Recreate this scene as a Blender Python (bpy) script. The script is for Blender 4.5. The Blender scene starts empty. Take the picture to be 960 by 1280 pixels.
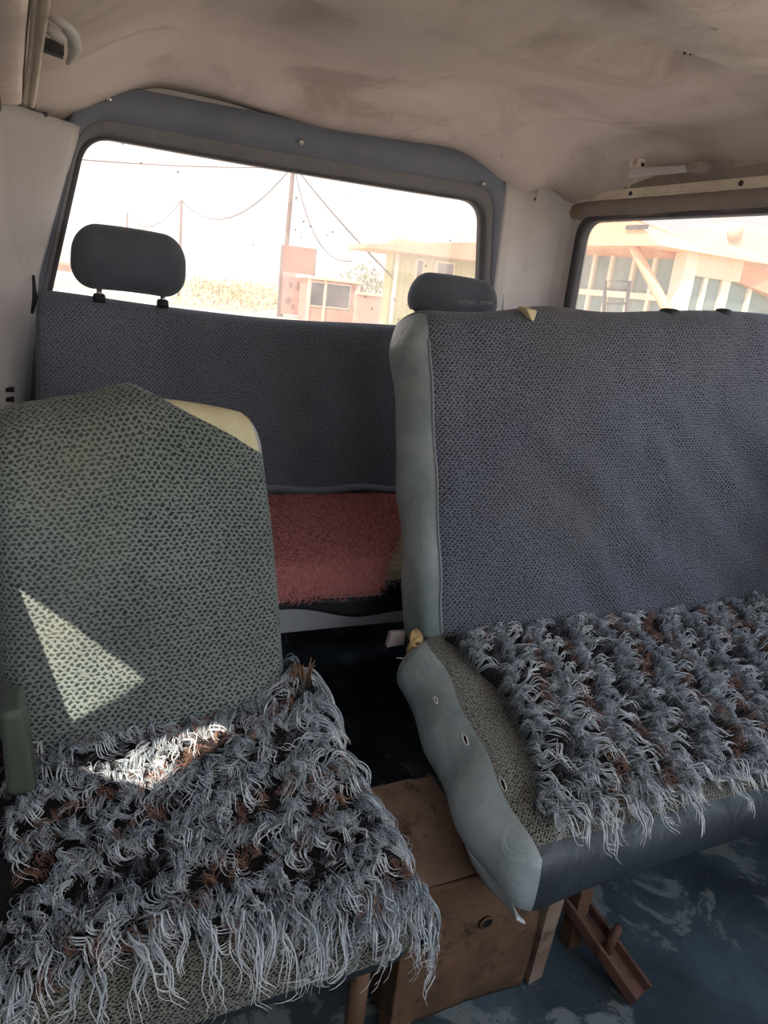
import bpy, bmesh, math, random
import numpy as np
from mathutils import Vector, Matrix, noise

random.seed(7)
C = bpy.context.scene.collection
SC = bpy.context.scene
# ------------------------------------------------------------------ camera
FPX = 930.0
YAW, PITCH, ROLL = [math.radians(a) for a in (26.5, 16.7, 6.5)]
EYE = np.array([0.0, 0.0, 1.0])
_f = np.array([math.sin(YAW)*math.cos(PITCH), math.cos(YAW)*math.cos(PITCH), -math.sin(PITCH)])
_r = np.array([math.cos(YAW), -math.sin(YAW), 0.0])
_u = np.cross(_r, _f)
CR = math.cos(ROLL)*_r + math.sin(ROLL)*_u
CU = -math.sin(ROLL)*_r + math.cos(ROLL)*_u
cd = bpy.data.cameras.new('camera'); cam = bpy.data.objects.new('camera', cd); C.objects.link(cam)
m = Matrix.Identity(4)
for i in range(3):
    m[i][0] = CR[i]; m[i][1] = CU[i]; m[i][2] = -_f[i]; m[i][3] = EYE[i]
cam.matrix_world = m
cd.sensor_fit = 'HORIZONTAL'; cd.sensor_width = 36; cd.lens = FPX/960*36
cd.clip_start = 0.02; cd.clip_end = 500
SC.camera = cam

def at(x, y, X=None, Y=None, Z=None):
    """measure the place of a photo point on a known plane of the van"""
    d = _f*FPX + CR*(x-480) - CU*(y-640)
    if Y is not None: t = (Y-EYE[1])/d[1]
    elif X is not None: t = (X-EYE[0])/d[0]
    else: t = (Z-EYE[2])/d[2]
    p = EYE + d*t
    return Vector((float(p[0]), float(p[1]), float(p[2])))

# ------------------------------------------------------------------ materials
def srgb(r, g, b):
    f = lambda c: (c/255/12.92) if c/255 <= .04045 else ((c/255+.055)/1.055)**2.4
    return (f(r), f(g), f(b), 1)

class NT:
    def __init__(s, name):
        s.mat = bpy.data.materials.new(name); s.mat.use_nodes = True
        s.t = s.mat.node_tree; s.t.nodes.clear()
        s.out = s.n('ShaderNodeOutputMaterial')
    def n(s, typ, **kw):
        nd = s.t.nodes.new(typ)
        for k, v in kw.items():
            if k.startswith('i_'):
                key = k[2:]
                nd.inputs[int(key) if key.isdigit() else key.replace('_', ' ')].default_value = v
            else: setattr(nd, k, v)
        return nd
    def l(s, a, b): s.t.links.new(a, b)
    def math(s, op, a, b=None):
        nd = s.t.nodes.new('ShaderNodeMath'); nd.operation = op
        for i, v in enumerate((a, b)):
            if v is None: continue
            if isinstance(v, (int, float)): nd.inputs[i].default_value = v
            else: s.l(v, nd.inputs[i])
        return nd.outputs[0]
    def mix(s, fac, a, b, blend='MIX'):
        nd = s.t.nodes.new('ShaderNodeMix'); nd.data_type = 'RGBA'; nd.blend_type = blend
        for key, v in ((0, fac), (6, a), (7, b)):
            if isinstance(v, (int, float, tuple)): nd.inputs[key].default_value = v
            else: s.l(v, nd.inputs[key])
        return nd.outputs[2]
    def noise(s, scale, detail=4, rough=.55, coord='Object', dist=0):
        tc = s.n('ShaderNodeTexCoord'); nz = s.n('ShaderNodeTexNoise')
        nz.inputs['Scale'].default_value = scale; nz.inputs['Detail'].default_value = detail
        nz.inputs['Roughness'].default_value = rough; nz.inputs['Distortion'].default_value = dist
        s.l(tc.outputs[coord], nz.inputs['Vector']); return nz.outputs['Fac']
    def ramp(s, fac, stops):
        r = s.n('ShaderNodeValToRGB'); e = r.color_ramp.elements
        while len(e) < len(stops): e.new(.5)
        for k, (p, c) in enumerate(stops):
            e[k].position = p; e[k].color = c if isinstance(c, tuple) else (c, c, c, 1)
        s.l(fac, r.inputs[0]); return r.outputs[0]
    def bsdf(s, col, rough=.6, spec=.5, metal=0, bump=None, bstr=.3, bdist=.01, sheen=0, coat=0):
        b = s.n('ShaderNodeBsdfPrincipled')
        for key, v in (('Base Color', col), ('Roughness', rough), ('Metallic', metal)):
            if isinstance(v, (int, float, tuple)): b.inputs[key].default_value = v
            else: s.l(v, b.inputs[key])
        b.inputs['Specular IOR Level'].default_value = spec
        b.inputs['Sheen Weight'].default_value = sheen
        b.inputs['Coat Weight'].default_value = coat
        if bump is not None:
            bp = s.n('ShaderNodeBump'); bp.inputs['Strength'].default_value = bstr
            bp.inputs['Distance'].default_value = bdist
            s.l(bump, bp.inputs['Height']); s.l(bp.outputs[0], b.inputs['Normal'])
        s.l(b.outputs[0], s.out.inputs[0]); return b

def plain(name, c, rough=.6, var=.15, scale=8, spec=.4, metal=0, bump=.15, c2=None, sheen=0):
    t = NT(name)
    nz = t.noise(scale, 5)
    if c2 is None: c2 = tuple(min(1, x*(1-var*2)) for x in c[:3])+(1,)
    col = t.mix(t.ramp(nz, [(.3, 0.), (.7, 1.)]), c, c2)
    t.bsdf(col, rough, spec, metal, t.noise(scale*9, 4), bump, .004, sheen)
    return t.mat

def woven(name, dark, light, pu, pv, stain=None, stain_amt=.3, bias=0.0, irreg=1.0):
    """knitted upholstery: zigzag rows of small dark dashes, in metres of cloth"""
    t = NT(name)
    uv = t.n('ShaderNodeUVMap'); uv.uv_map = 'UVMap'
    wob = t.n('ShaderNodeTexNoise'); wob.inputs['Scale'].default_value = 110; wob.inputs['Detail'].default_value = 4
    t.l(uv.outputs[0], wob.inputs['Vector'])
    sp = t.n('ShaderNodeSeparateXYZ'); t.l(uv.outputs[0], sp.inputs[0])
    w = t.math('MULTIPLY', t.math('SUBTRACT', wob.outputs['Fac'], .5), .009)
    u = t.math('ADD', sp.outputs[0], w); v = t.math('ADD', sp.outputs[1], w)
    row = t.math('FLOOR', t.math('DIVIDE', v, pv))
    odd = t.math('MULTIPLY', t.math('MODULO', t.math('ABSOLUTE', row), 2.0), pu*.5)
    vr = t.math('SUBTRACT', t.math('DIVIDE', v, pv), row)           # 0..1 in the row
    uu = t.math('DIVIDE', t.math('ADD', u, odd), pu)
    fu = t.math('ABSOLUTE', t.math('SUBTRACT', t.math('SUBTRACT', uu, t.math('FLOOR', uu)), .5))   # 0 at dash centre
    fv = t.math('SUBTRACT', vr, .42)
    tri = t.math('ADD', t.math('MULTIPLY', fu, 2.3), t.math('ADD', t.math('MULTIPLY', t.math('ABSOLUTE', fv), 1.5), t.math('MULTIPLY', fv, .5)))
    h = t.math('SUBTRACT', .95+bias, t.math('MULTIPLY', tri, 1.25))           # dash shape
    irr = t.n('ShaderNodeTexNoise'); irr.inputs['Scale'].default_value = 210; irr.inputs['Detail'].default_value = 3; t.l(uv.outputs[0], irr.inputs['Vector'])
    h = t.math('ADD', h, t.math('MULTIPLY', t.math('SUBTRACT', irr.outputs['Fac'], .5), 1.5*irreg))
    fine = t.math('MULTIPLY', t.math('SINE', t.math('MULTIPLY', u, 2*math.pi/.0022)),
                  t.math('SINE', t.math('MULTIPLY', v, 2*math.pi/.0022)))
    h2 = t.math('ADD', h, t.math('MULTIPLY', fine, .25))
    fac = t.ramp(t.math('ADD', t.math('MULTIPLY', h2, .5), .5), [(.40, 1.), (.66, 0.)])
    col = t.mix(fac, dark, light)
    patch = t.noise(6, 5)
    col = t.mix(t.math('MULTIPLY', t.ramp(patch, [(.35, 0.), (.7, 1.)]), .28), col, tuple(c*.55 for c in dark[:3])+(1,))
    if stain:
        col = t.mix(t.math('MULTIPLY', t.ramp(t.noise(3.3, 4), [(.48, 0.), (.68, 1.)]), stain_amt), col, stain)
    t.bsdf(col, .92, .15, 0, fac, .35, .0015, .15)
    return t.mat

M = {}
M['weave_sage'] = woven('weave_sage', srgb(42, 50, 50), srgb(118, 126, 119), .0088, .0051, srgb(120, 112, 92), .25, .16, 1.7)
M['weave_slate'] = woven('weave_slate', srgb(42, 45, 54), srgb(104, 107, 117), .0084, .0049, srgb(84, 80, 70), .35, .16, 1.7)
M['weave_hazed'] = woven('weave_hazed', srgb(70, 76, 86), srgb(116, 123, 134), .0090, .0052, srgb(104, 100, 90), .3, .1, 1.6)  # same knit, its colours paled to stand in for haze at the back
M['tweed'] = woven('tweed', srgb(22, 22, 22), srgb(128, 127, 116), .0056, .0034, None, 0, .12, 2.6)
M['head_cloth'] = plain('head_cloth', srgb(92, 98, 107), .9, .12, 14, .15, sheen=.2)
M['piping'] = plain('piping', srgb(128, 132, 136), .8)

def vinyl(name, c, c2, rough=.38):
    t = NT(name)
    nz = t.noise(7, 5, .6, dist=.6)
    col = t.mix(t.ramp(nz, [(.38, 0.), (.66, 1.)]), c, c2)
    st = t.ramp(t.noise(30, 6, .7), [(.62, 0.), (.72, 1.)])
    col = t.mix(t.math('MULTIPLY', st, .25), col, srgb(60, 58, 52))
    crease = t.noise(16, 4, .6, dist=1.5)
    t.bsdf(col, rough, .5, 0, crease, .35, .012)
    return t.mat
M['vinyl'] = vinyl('vinyl_grey_green', srgb(156, 166, 166), srgb(114, 127, 127))
M['vinyl_dark'] = vinyl('vinyl_slate', srgb(42, 51, 56), srgb(30, 37, 41), .45)
M['vinyl_black'] = vinyl('vinyl_black', srgb(22, 23, 24), srgb(16, 17, 18), .6)
M['vinyl_pale'] = vinyl('vinyl_pale', srgb(176, 182, 180), srgb(140, 148, 146), .4)
M['foam'] = plain('foam_cream', srgb(206, 198, 164), .85, .06, 25, .2, c2=srgb(190, 178, 140))
M['straw'] = plain('straw_foam', srgb(176, 150, 104), .8, .25, 60, .2, c2=srgb(110, 84, 50))
M['dark_plastic'] = plain('dark_plastic', srgb(40, 43, 47), .5)
M['olive_plastic'] = plain('olive_plastic', srgb(74, 80, 68), .45)
M['chrome'] = plain('chrome_post', srgb(190, 192, 195), .2, .05, metal=.9)
M['white_paint'] = plain('white_paint', srgb(236, 236, 240), .45, .06, 5)
M['black_gap'] = plain('recess_shade', srgb(18, 18, 20), .8)  # flat black standing in for the shade inside slots and holes
M['thread'] = plain('white_thread', srgb(205, 200, 190), .8)

def trim_mat(name, c, c2, dirt, amt=.35, sc=2.5):
    t = NT(name)
    col = t.mix(t.ramp(t.noise(sc, 6, .6), [(.35, 0.), (.65, 1.)]), c, c2)
    col = t.mix(t.math('MULTIPLY', t.ramp(t.noise(sc*5, 6, .7, dist=.8), [(.55, 0.), (.75, 1.)]), amt), col, dirt)
    t.bsdf(col, .6, .35, 0, t.noise(60, 3), .1, .003)
    return t.mat
M['pillar'] = trim_mat('pillar_plastic', srgb(198, 194, 193), srgb(180, 175, 174), srgb(146, 138, 132), .35)
M['rail'] = trim_mat('cream_rail', srgb(216, 206, 190), srgb(200, 188, 170), srgb(128, 112, 96), .4, 6)
M['soffit'] = trim_mat('soffit_lightened', srgb(236, 220, 212), srgb(222, 202, 192), srgb(150, 126, 116), .35, 9)  # base colour lightened in place of light bounced up from below
M['frame_paint'] = trim_mat('frame_blue_grey', srgb(120, 124, 137), srgb(102, 108, 122), srgb(130, 122, 118), .4, 4)
M['lip'] = trim_mat('frame_lip_grey', srgb(122, 120, 124), srgb(106, 105, 111), srgb(140, 128, 120), .4, 4)
M['gasket'] = plain('rubber_gasket', srgb(84, 82, 86), .6, .2)
M['door_lining'] = trim_mat('lining_grey', srgb(150, 140, 134), srgb(130, 120, 114), srgb(100, 90, 84), .35, 5)

def headliner():
    t = NT('headliner_cloth')
    base = t.mix(t.ramp(t.noise(1.7, 6, .6, dist=.4), [(.32, 0.), (.68, 1.)]), srgb(206, 194, 188), srgb(180, 166, 160))
    st = t.ramp(t.noise(3.1, 5, .65, dist=.9), [(.50, 0.), (.66, 1.)])
    base = t.mix(t.math('MULTIPLY', st, .5), base, srgb(134, 114, 104))
    sp = t.ramp(t.noise(42, 2, .5), [(.73, 0.), (.78, 1.)])
    base = t.mix(t.math('MULTIPLY', sp, .5), base, srgb(96, 76, 64))
    t.bsdf(base, .95, .1, 0, t.noise(150, 3), .12, .003, .1)
    return t.mat
M['headliner'] = headliner()

def floor_mat():
    t = NT('floor_sheet')
    col = t.mix(t.ramp(t.noise(4, 6, .65, dist=.5), [(.36, 0.), (.62, 1.)]), srgb(76, 91, 99), srgb(50, 61, 67))
    worn = t.ramp(t.noise(6.5, 8, .7, dist=.8), [(.53, 0.), (.57, 1.)])
    col = t.mix(t.math('MULTIPLY', worn, .6), col, srgb(136, 144, 142))
    grit = t.ramp(t.noise(70, 5, .7), [(.62, 0.), (.68, 1.)])
    col = t.mix(t.math('MULTIPLY', grit, .55), col, srgb(28, 30, 32))
    t.bsdf(col, .5, .45, 0, t.noise(25, 6), .3, .006)
    return t.mat
M['floor'] = floor_mat()

def rust(name, a, b, c):
    t = NT(name)
    col = t.mix(t.ramp(t.noise(9, 6, .65, dist=.6), [(.36, 0.), (.62, 1.)]), a, b)
    col = t.mix(t.ramp(t.noise(26, 6, .7), [(.54, 0.), (.68, 1.)]), col, c)
    t.bsdf(col, .75, .3, .1, t.noise(60, 5), .4, .004)
    return t.mat
M['rust_tan'] = rust('rusted_tan_steel', srgb(150, 128, 112), srgb(120, 96, 80), srgb(78, 58, 46))
M['rust_brown'] = rust('rusted_brown_steel', srgb(116, 88, 66), srgb(86, 64, 48), srgb(50, 40, 34))
M['rust_red'] = rust('rusted_red_steel', srgb(112, 80, 66), srgb(84, 60, 51), srgb(54, 44, 41))

def strand_mat(name, rough=.6, sheen=.2):
    t = NT(name)
    a = t.n('ShaderNodeVertexColor'); a.layer_name = 'Col'
    t.bsdf(a.outputs[0], rough, .35, 0, None, sheen=sheen)
    return t.mat
M['strand'] = strand_mat('wool_strand')
M['pile_back'] = plain('fur_backing', srgb(30, 32, 36), .95, .3, 30, .1, c2=srgb(40, 32, 31))
M['red_back'] = plain('red_backing', srgb(120, 48, 50), .95, .2, 30, .1)

def glass_mat(name, dust, spots=0.0, tint=(1, 1, 1, 1)):
    t = NT(name)
    tr = t.n('ShaderNodeBsdfTransparent'); tr.inputs[0].default_value = tint
    df = t.n('ShaderNodeBsdfTranslucent'); df.inputs[0].default_value = srgb(226, 208, 194)
    d2 = t.n('ShaderNodeBsdfDiffuse'); d2.inputs[0].default_value = srgb(150, 138, 126)
    film = t.n('ShaderNodeMixShader'); film.inputs[0].default_value = .35
    t.l(df.outputs[0], film.inputs[1]); t.l(d2.outputs[0], film.inputs[2])
    cloud = t.ramp(t.noise(5, 6, .6), [(.3, dust*.6), (.7, dust*1.4)])
    mx = t.n('ShaderNodeMixShader'); t.l(cloud, mx.inputs[0])
    t.l(tr.outputs[0], mx.inputs[1]); t.l(film.outputs[0], mx.inputs[2])
    last = mx.outputs[0]
    if spots:
        tc = t.n('ShaderNodeTexCoord'); vo = t.n('ShaderNodeTexVoronoi')
        vo.inputs['Scale'].default_value = 46; t.l(tc.outputs['Object'], vo.inputs['Vector'])
        hit = t.math('LESS_THAN', vo.outputs['Distance'], .15)
        sel = t.n('ShaderNodeSeparateColor'); t.l(vo.outputs['Color'], sel.inputs[0])
        clump = t.ramp(t.noise(3.5, 2), [(.45, 0.), (.62, 1.)])
        keep = t.math('LESS_THAN', sel.outputs[0], t.math('MULTIPLY', clump, spots))
        fac = t.math('MULTIPLY', t.math('MULTIPLY', hit, keep), .6)
        sd = t.n('ShaderNodeBsdfDiffuse'); sd.inputs[0].default_value = srgb(92, 78, 66)
        m2 = t.n('ShaderNodeMixShader'); t.l(fac, m2.inputs[0]); t.l(last, m2.inputs[1]); t.l(sd.outputs[0], m2.inputs[2])
        last = m2.outputs[0]
    gl = t.n('ShaderNodeBsdfGlossy'); gl.inputs['Roughness'].default_value = .03
    m3 = t.n('ShaderNodeMixShader'); m3.inputs[0].default_value = .03
    t.l(last, m3.inputs[1]); t.l(gl.outputs[0], m3.inputs[2])
    t.l(m3.outputs[0], t.out.inputs[0])
    return t.mat
M['glass_rear'] = glass_mat('dusty_rear_glass', .28, .5, (.37, .37, .38, 1))
M['glass_side'] = glass_mat('dusty_side_glass', .22, 0, (.37, .37, .38, 1))

# ------------------------------------------------------------------ mesh helpers
ORIG = {}
def link(name, me, parent=None, mat=None):
    o = bpy.data.objects.new(name, me); C.objects.link(o)
    if mat is not None:
        me.materials.clear(); me.materials.append(mat)
    if parent is not None:
        o.parent = parent
    return o

class MB:
    def __init__(s): s.v = []; s.f = []; s.uv = []; s.flat = set()
    def add(s, verts, faces, uvs=None, flat=False):
        b = len(s.v); s.v += [tuple(p) for p in verts]
        for k, f in enumerate(faces):
            if flat: s.flat.add(len(s.f))
            s.f.append([b+i for i in f])
            s.uv.append(uvs[k] if uvs else [(0, 0)]*len(f))
        return s
    def box(s, lo, hi, M4=None):
        x0, y0, z0 = lo; x1, y1, z1 = hi
        vs = [Vector(p) for p in ((x0,y0,z0),(x1,y0,z0),(x1,y1,z0),(x0,y1,z0),(x0,y0,z1),(x1,y0,z1),(x1,y1,z1),(x0,y1,z1))]
        if M4: vs = [M4 @ p for p in vs]
        return s.add(vs, [(0,3,2,1),(4,5,6,7),(0,1,5,4),(1,2,6,5),(2,3,7,6),(3,0,4,7)], None, True)
    def hexa(s, a, b):
        """solid between two matching quads a (4 points) and b"""
        return s.add(list(a)+list(b), [(0,3,2,1),(4,5,6,7),(0,1,5,4),(1,2,6,5),(2,3,7,6),(3,0,4,7)], None, True)
    def tube(s, pts, r, n=8, closed=False):
        pts = [Vector(p) for p in pts]; N = len(pts)
        rs = r if isinstance(r, (list, tuple)) else [r]*N
        vs = []; fs = []
        prev = None
        for i, p in enumerate(pts):
            a = pts[max(0, i-1)] if not closed else pts[i-1]
            b = pts[min(N-1, i+1)] if not closed else pts[(i+1) % N]
            t = (b-a).normalized()
            if prev is None:
                x = t.orthogonal().normalized()
            else:
                x = (prev - t*prev.dot(t))
                x = x.normalized() if x.length > 1e-6 else t.orthogonal().normalized()
            prev = x; y = t.cross(x)
            for k in range(n):
                a_ = 2*math.pi*k/n
                vs.append(p + (x*math.cos(a_) + y*math.sin(a_))*rs[i])
        M_ = N if closed else N-1
        for i in range(M_):
            j = (i+1) % N
            for k in range(n):
                fs.append((i*n+k, i*n+(k+1) % n, j*n+(k+1) % n, j*n+k))
        if not closed:
            fs.append(tuple(range(n-1, -1, -1))); fs.append(tuple((N-1)*n+k for k in range(n)))
        return s.add(vs, fs)
    def grid(s, fn, nu, nv, flip=False):
        vs = []; uv = []
        for j in range(nv+1):
            for i in range(nu+1):
                p = fn(i/nu, j/nv); vs.append(p[0] if isinstance(p, tuple) and len(p) == 2 and not isinstance(p[0], (int, float)) else p)
                uv.append(p[1] if isinstance(p, tuple) and len(p) == 2 and not isinstance(p[0], (int, float)) else (i/nu, j/nv))
        fs = []; us = []
        for j in range(nv):
            for i in range(nu):
                q = [j*(nu+1)+i, j*(nu+1)+i+1, (j+1)*(nu+1)+i+1, (j+1)*(nu+1)+i]
                if flip: q.reverse()
                fs.append(q); us.append([uv[k] for k in q])
        return s.add(vs, fs, us)
    def build(s, name, mat, parent=None, smooth=True):
        o = Vector(ORIG.get(parent.name, (0, 0, 0))) if parent else Vector((0, 0, 0))
        me = bpy.data.meshes.new(name)
        me.from_pydata([tuple(Vector(p)-o) for p in s.v], [], s.f)
        ul = me.uv_layers.new(name='UVMap')
        flatuv = [c for f in s.uv for c in f]
        ul.data.foreach_set('uv', [c for q in flatuv for c in q])
        me.polygons.foreach_set('use_smooth', [smooth and (i not in s.flat) for i in range(len(s.f))])
        me.update()
        ob = link(name, me, parent, M[mat] if isinstance(mat, str) else mat)
        ORIG[ob.name] = tuple(o)
        return ob

def bevel(ob, w=.003, seg=2):
    md = ob.modifiers.new('bevel', 'BEVEL'); md.width = w; md.segments = seg; md.limit_method = 'ANGLE'
    return ob
def solid(ob, t, off=-1):
    md = ob.modifiers.new('solid', 'SOLIDIFY'); md.thickness = t; md.offset = off
    return ob

def thing(name, label, cat, loc=(0, 0, 0), group=None):
    o = bpy.data.objects.new(name, None); C.objects.link(o); o.location = loc
    o.empty_display_size = .05
    o['label'] = label; o['category'] = cat
    if group: o['group'] = group
    ORIG[o.name] = tuple(loc)
    return o
def tag(o, label, cat, group=None, kind=None):
    o['label'] = label; o['category'] = cat
    if group: o['group'] = group
    if kind: o['kind'] = kind
    return o
def struct(o): o['kind'] = 'structure'; return o

def recenter(o):
    """top-level mesh: put its origin at its base"""
    me = o.data; n = len(me.vertices); a = np.empty(n*3, np.float32); me.vertices.foreach_get('co', a); a = a.reshape(-1, 3)
    c = (a.min(0)+a.max(0))/2; c[2] = a[:, 2].min()
    a -= c; me.vertices.foreach_set('co', a.ravel()); me.update(); o.location = [float(x) for x in c]
    return o

def nz(p, s, k=0): return noise.noise(Vector((p[0]*s+k*7.3, p[1]*s-k*3.1, p[2]*s+k*5.7)))

def rbox(sx, sy, sz, r, step, fn, pred=None):
    """rounded cushion block, local x 0..sx, y 0..sy, z 0..sz; fn maps a local point to the world.
    pred(local face centre, normal) -> key; returns {key: MB}, seams share positions"""
    out = {}
    nx, ny, nzn = max(2, round(sx/step)), max(2, round(sy/step)), max(2, round(sz/step))
    dims = (sx, sy, sz); ns = (nx, ny, nzn)
    rr = r if isinstance(r, (tuple, list)) else (r, r, r)
    cache = {}
    def rnd(p):
        key = tuple(round(c, 5) for c in p)
        if key in cache: return cache[key]
        q = []; d = []
        for c, D, R_ in zip(p, dims, rr):
            i = min(max(c, R_), D-R_); q.append(i); d.append((c-i)/R_)
        L = math.sqrt(sum(x*x for x in d))
        if L > 1e-9:
            mx = max(abs(x) for x in d); s_ = mx/L
            loc = Vector([i+x*R_*s_ for i, x, R_ in zip(q, d, rr)])
        else: loc = Vector(p)
        cache[key] = (loc, Vector(fn(loc))); return cache[key]
    vid = {}
    for ax in range(3):
        a, b = (ax+1) % 3, (ax+2) % 3
        for side in (0, 1):
            for i in range(ns[a]):
                for j in range(ns[b]):
                    cs = []
                    for di, dj in ((0,0),(1,0),(1,1),(0,1)):
                        p = [0, 0, 0]; p[ax] = dims[ax]*side
                        p[a] = dims[a]*(i+di)/ns[a]; p[b] = dims[b]*(j+dj)/ns[b]
                        cs.append(tuple(p))
                    if not side: cs.reverse()
                    pts = [rnd(c) for c in cs]
                    lc = sum((p[0] for p in pts), Vector())/4
                    raw = Vector([sum(c[k] for c in cs)/4 for k in range(3)])
                    key = pred(lc, ax, side, raw) if pred else 'all'
                    if key is None: continue
                    mb = out.setdefault(key, MB()); vd = vid.setdefault(key, {})
                    ids = []; uvs = []
                    for c, (loc, w) in zip(cs, pts):
                        kk = tuple(round(x, 5) for x in c)
                        if kk not in vd: vd[kk] = len(mb.v); mb.v.append(tuple(w))
                        ids.append(vd[kk])
                        uvs.append({0: (c[1]+c[0], c[2]), 1: (c[0], c[2]+c[1]), 2: (c[0], c[1])}[ax])
                    mb.f.append(ids); mb.uv.append(uvs)
    return out

def rpoly(corners, radii, n=8):
    """outline with rounded corners (2-D or 3-D points)"""
    cs = [Vector(c) for c in corners]; out = []; N = len(cs)
    for i in range(N):
        p = cs[i]; a = (cs[i-1]-p); b = (cs[(i+1) % N]-p)
        r = min(radii[i], a.length*.48, b.length*.48)
        A = p + a.normalized()*r; B = p + b.normalized()*r
        for k in range(n+1):
            t = k/n; out.append(A*(1-t)**2 + p*2*t*(1-t) + B*t*t)
    return out
def densify(loop, n):
    """resample a closed loop to n points, evenly by length"""
    L = [0]; N = len(loop)
    for i in range(N): L.append(L[-1]+(loop[(i+1) % N]-loop[i]).length)
    out = []
    for k in range(n):
        d = L[-1]*k/n; i = 0
        while L[i+1] < d: i += 1
        t = (d-L[i])/max(1e-9, L[i+1]-L[i]); out.append(loop[i].lerp(loop[(i+1) % N], t))
    return out
def loft(loops, closed=True, flip=False):
    mb = MB(); n = len(loops[0]); vs = [p for l in loops for p in l]; fs = []
    for j in range(len(loops)-1):
        for i in range(n if closed else n-1):
            q = (j*n+i, j*n+(i+1) % n, (j+1)*n+(i+1) % n, (j+1)*n+i)
            fs.append(q[::-1] if flip else q)
    return mb.add(vs, fs)

def sstep(a, b, x):
    t = min(1, max(0, (x-a)/(b-a))); return t*t*(3-2*t)


# ================================================================== the van's shell
XL, XR, YF, YB = -.12, 1.50, -1.0, 1.97
# floor
def flo(u, v):
    x = XL-.02+(XR+.06-XL)*u; y = YF+(YB+.06-YF)*v
    return ((x, y, .004*nz((x, y, 0), 3)-.002), (x, y))
struct(MB().grid(flo, 50, 80).build('floor', 'floor'))

# headliner: sags between its hooks
def zc(x, y):
    z = 1.425
    z -= .118*(1-sstep(.0, .30, x))
    z -= .085*sstep(1.38, 1.54, x)
    z -= .060*math.exp(-((x-1.27)/.13)**2)*sstep(1.74, 1.97, y)
    z -= .050*sstep(1.60, 1.98, y)
    z += .022*nz((x, y, 0), 2.2) + .013*nz((x, y, 0), 5, 1)
    z -= .016*math.exp(-(((x-.55)/.28)**2+((y-1.45)/.10)**2)) 
    for (hx, hy, a, w) in ((1.07, 1.155, .045, .075), (.72, 1.02, .045, .09), (1.27, 1.10, .035, .11), (.42, 1.36, .016, .10)):
        d2 = ((x-hx)**2+((y-hy)*1.6)**2)/(w*w)
        z += a*math.exp(-d2*.9) if a > .02 else a*math.exp(-d2)
        z -= (.020 if hx != 1.07 else .006)*math.exp(-((x-hx-.05)**2/.03+((y-hy+.11)/.07)**2))
    return z
def ceil_(u, v):
    x = .018+(XR+.015-.018)*u; y = YF+(1.985-YF)*v
    return ((x, y, zc(x, y)), (x, y))
c = MB().grid(ceil_, 110, 170, True).build('ceiling', 'headliner'); struct(c); solid(c, .02, -1)
# steel skin above the cloth keeps the sun out
struct(MB().box((XL-.03, YF, 1.50), (XR+.06, 2.08, 1.52)).build('roof', 'white_paint', None, False))

# left side: sill, closed lower panel, header, with an unseen hole added to shape the sun patch
sun_hole = [(.60, .970), (.70, .885), (.872, .752), (.768, .655), (.71, .645), (.59, .775)]
def left_wall():
    mb = MB()
    pass
    hole = densify([Vector(p) for p in sun_hole], 60); n = 60
    cx = sum(p[0] for p in hole)/n; cy = sum(p[1] for p in hole)/n
    ring = []
    for p in hole:
        d = Vector((p[0]-cx, p[1]-cy)); t = 1e9
        for lo, hi, c_, dd in ((-1.0, 2.05, cx, d.x), (-.02, 1.46, cy, d.y)):
            if dd > 1e-9: t = min(t, (hi-c_)/dd)
            if dd < -1e-9: t = min(t, (lo-c_)/dd)
        ring.append((cx+d.x*t, cy+d.y*t))
    vs = [(XL, p[0], p[1]) for p in hole]+[(XL, p[0], p[1]) for p in ring]
    fs = [(i, (i+1) % n, n+(i+1) % n, n+i) for i in range(n)]
    mb.add(vs, fs, None, True)
    # square the four corners that the fan leaves open
    def corner(a, b, yz):
        mb.add([(XL, *ring[a]), (XL, *ring[b]), (XL, *yz)], [(0, 1, 2)], None, True)
    for i in range(n):
        j = (i+1) % n; a, b = ring[i], ring[j]
        if abs(a[0]-b[0]) > 1e-4 and abs(a[1]-b[1]) > 1e-4:
            y = -1.0 if min(a[0], b[0]) < -.9 else 2.05
            z = -.02 if min(a[1], b[1]) < 0 else 1.46
            corner(i, j, (y, z))
    return mb.build('wall_left', 'pillar', None, False)
w = left_wall(); struct(w); solid(w, .02, 1)
b = MB(); f4 = lambda x: [(x, .772, .63), (x, .700, .905), (x, .622, .955), (x, .714, .63)]
b.hexa(f4(XL-.022), f4(XL-.004)); b.build('sun_patch_bar', 'door_lining', w, False)  # unseen bar added across the hole to split the sun patch

# dashboard and bulkhead at the very front, under the open windscreen
struct(MB().box((XL-.02, YF-.25, -.02), (XR+.03, YF, .86)).build('wall_front', 'vinyl_dark', None, False))

# door header soffit, its cream rail and the dark seal at the outer edge
hd = MB()
sec = [(-.119, 1.30), (-.055, 1.283), (-.027, 1.285), (.006, 1.288), (.014, 1.293), (.020, 1.318)]
def header(u, v):
    k = v*(len(sec)-1); i = min(int(k), len(sec)-2); f = k-i
    x = sec[i][0]*(1-f)+sec[i+1][0]*f; z = sec[i][1]*(1-f)+sec[i+1][1]*f
    y = .25+(1.80-.25)*u
    return ((x-.012*sstep(.9, 1.8, y), y, z+.004*nz((x, y, z), 6)-.025*sstep(1.1, 1.8, y)), (y, x))
h = MB().grid(header, 60, 15, True).build('trim_1', 'soffit'); struct(h); h['label'] = 'pinkish worn soffit panel over the left door'
rl = MB()
P0, P1 = Vector((.033, 1.18, 1.30)), Vector((.021, 1.80, 1.268))
def railp(t, dx=0, dz=0):
    p = P0.lerp(P1, t); return (p.x+dx, p.y, p.z+dz)
rl.tube([railp(-1.4+i*.12) for i in range(21)], .0055, 8)
rl.tube([railp(-1.4+i*.12, -.012, .002) for i in range(21)], .0035, 8)
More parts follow.
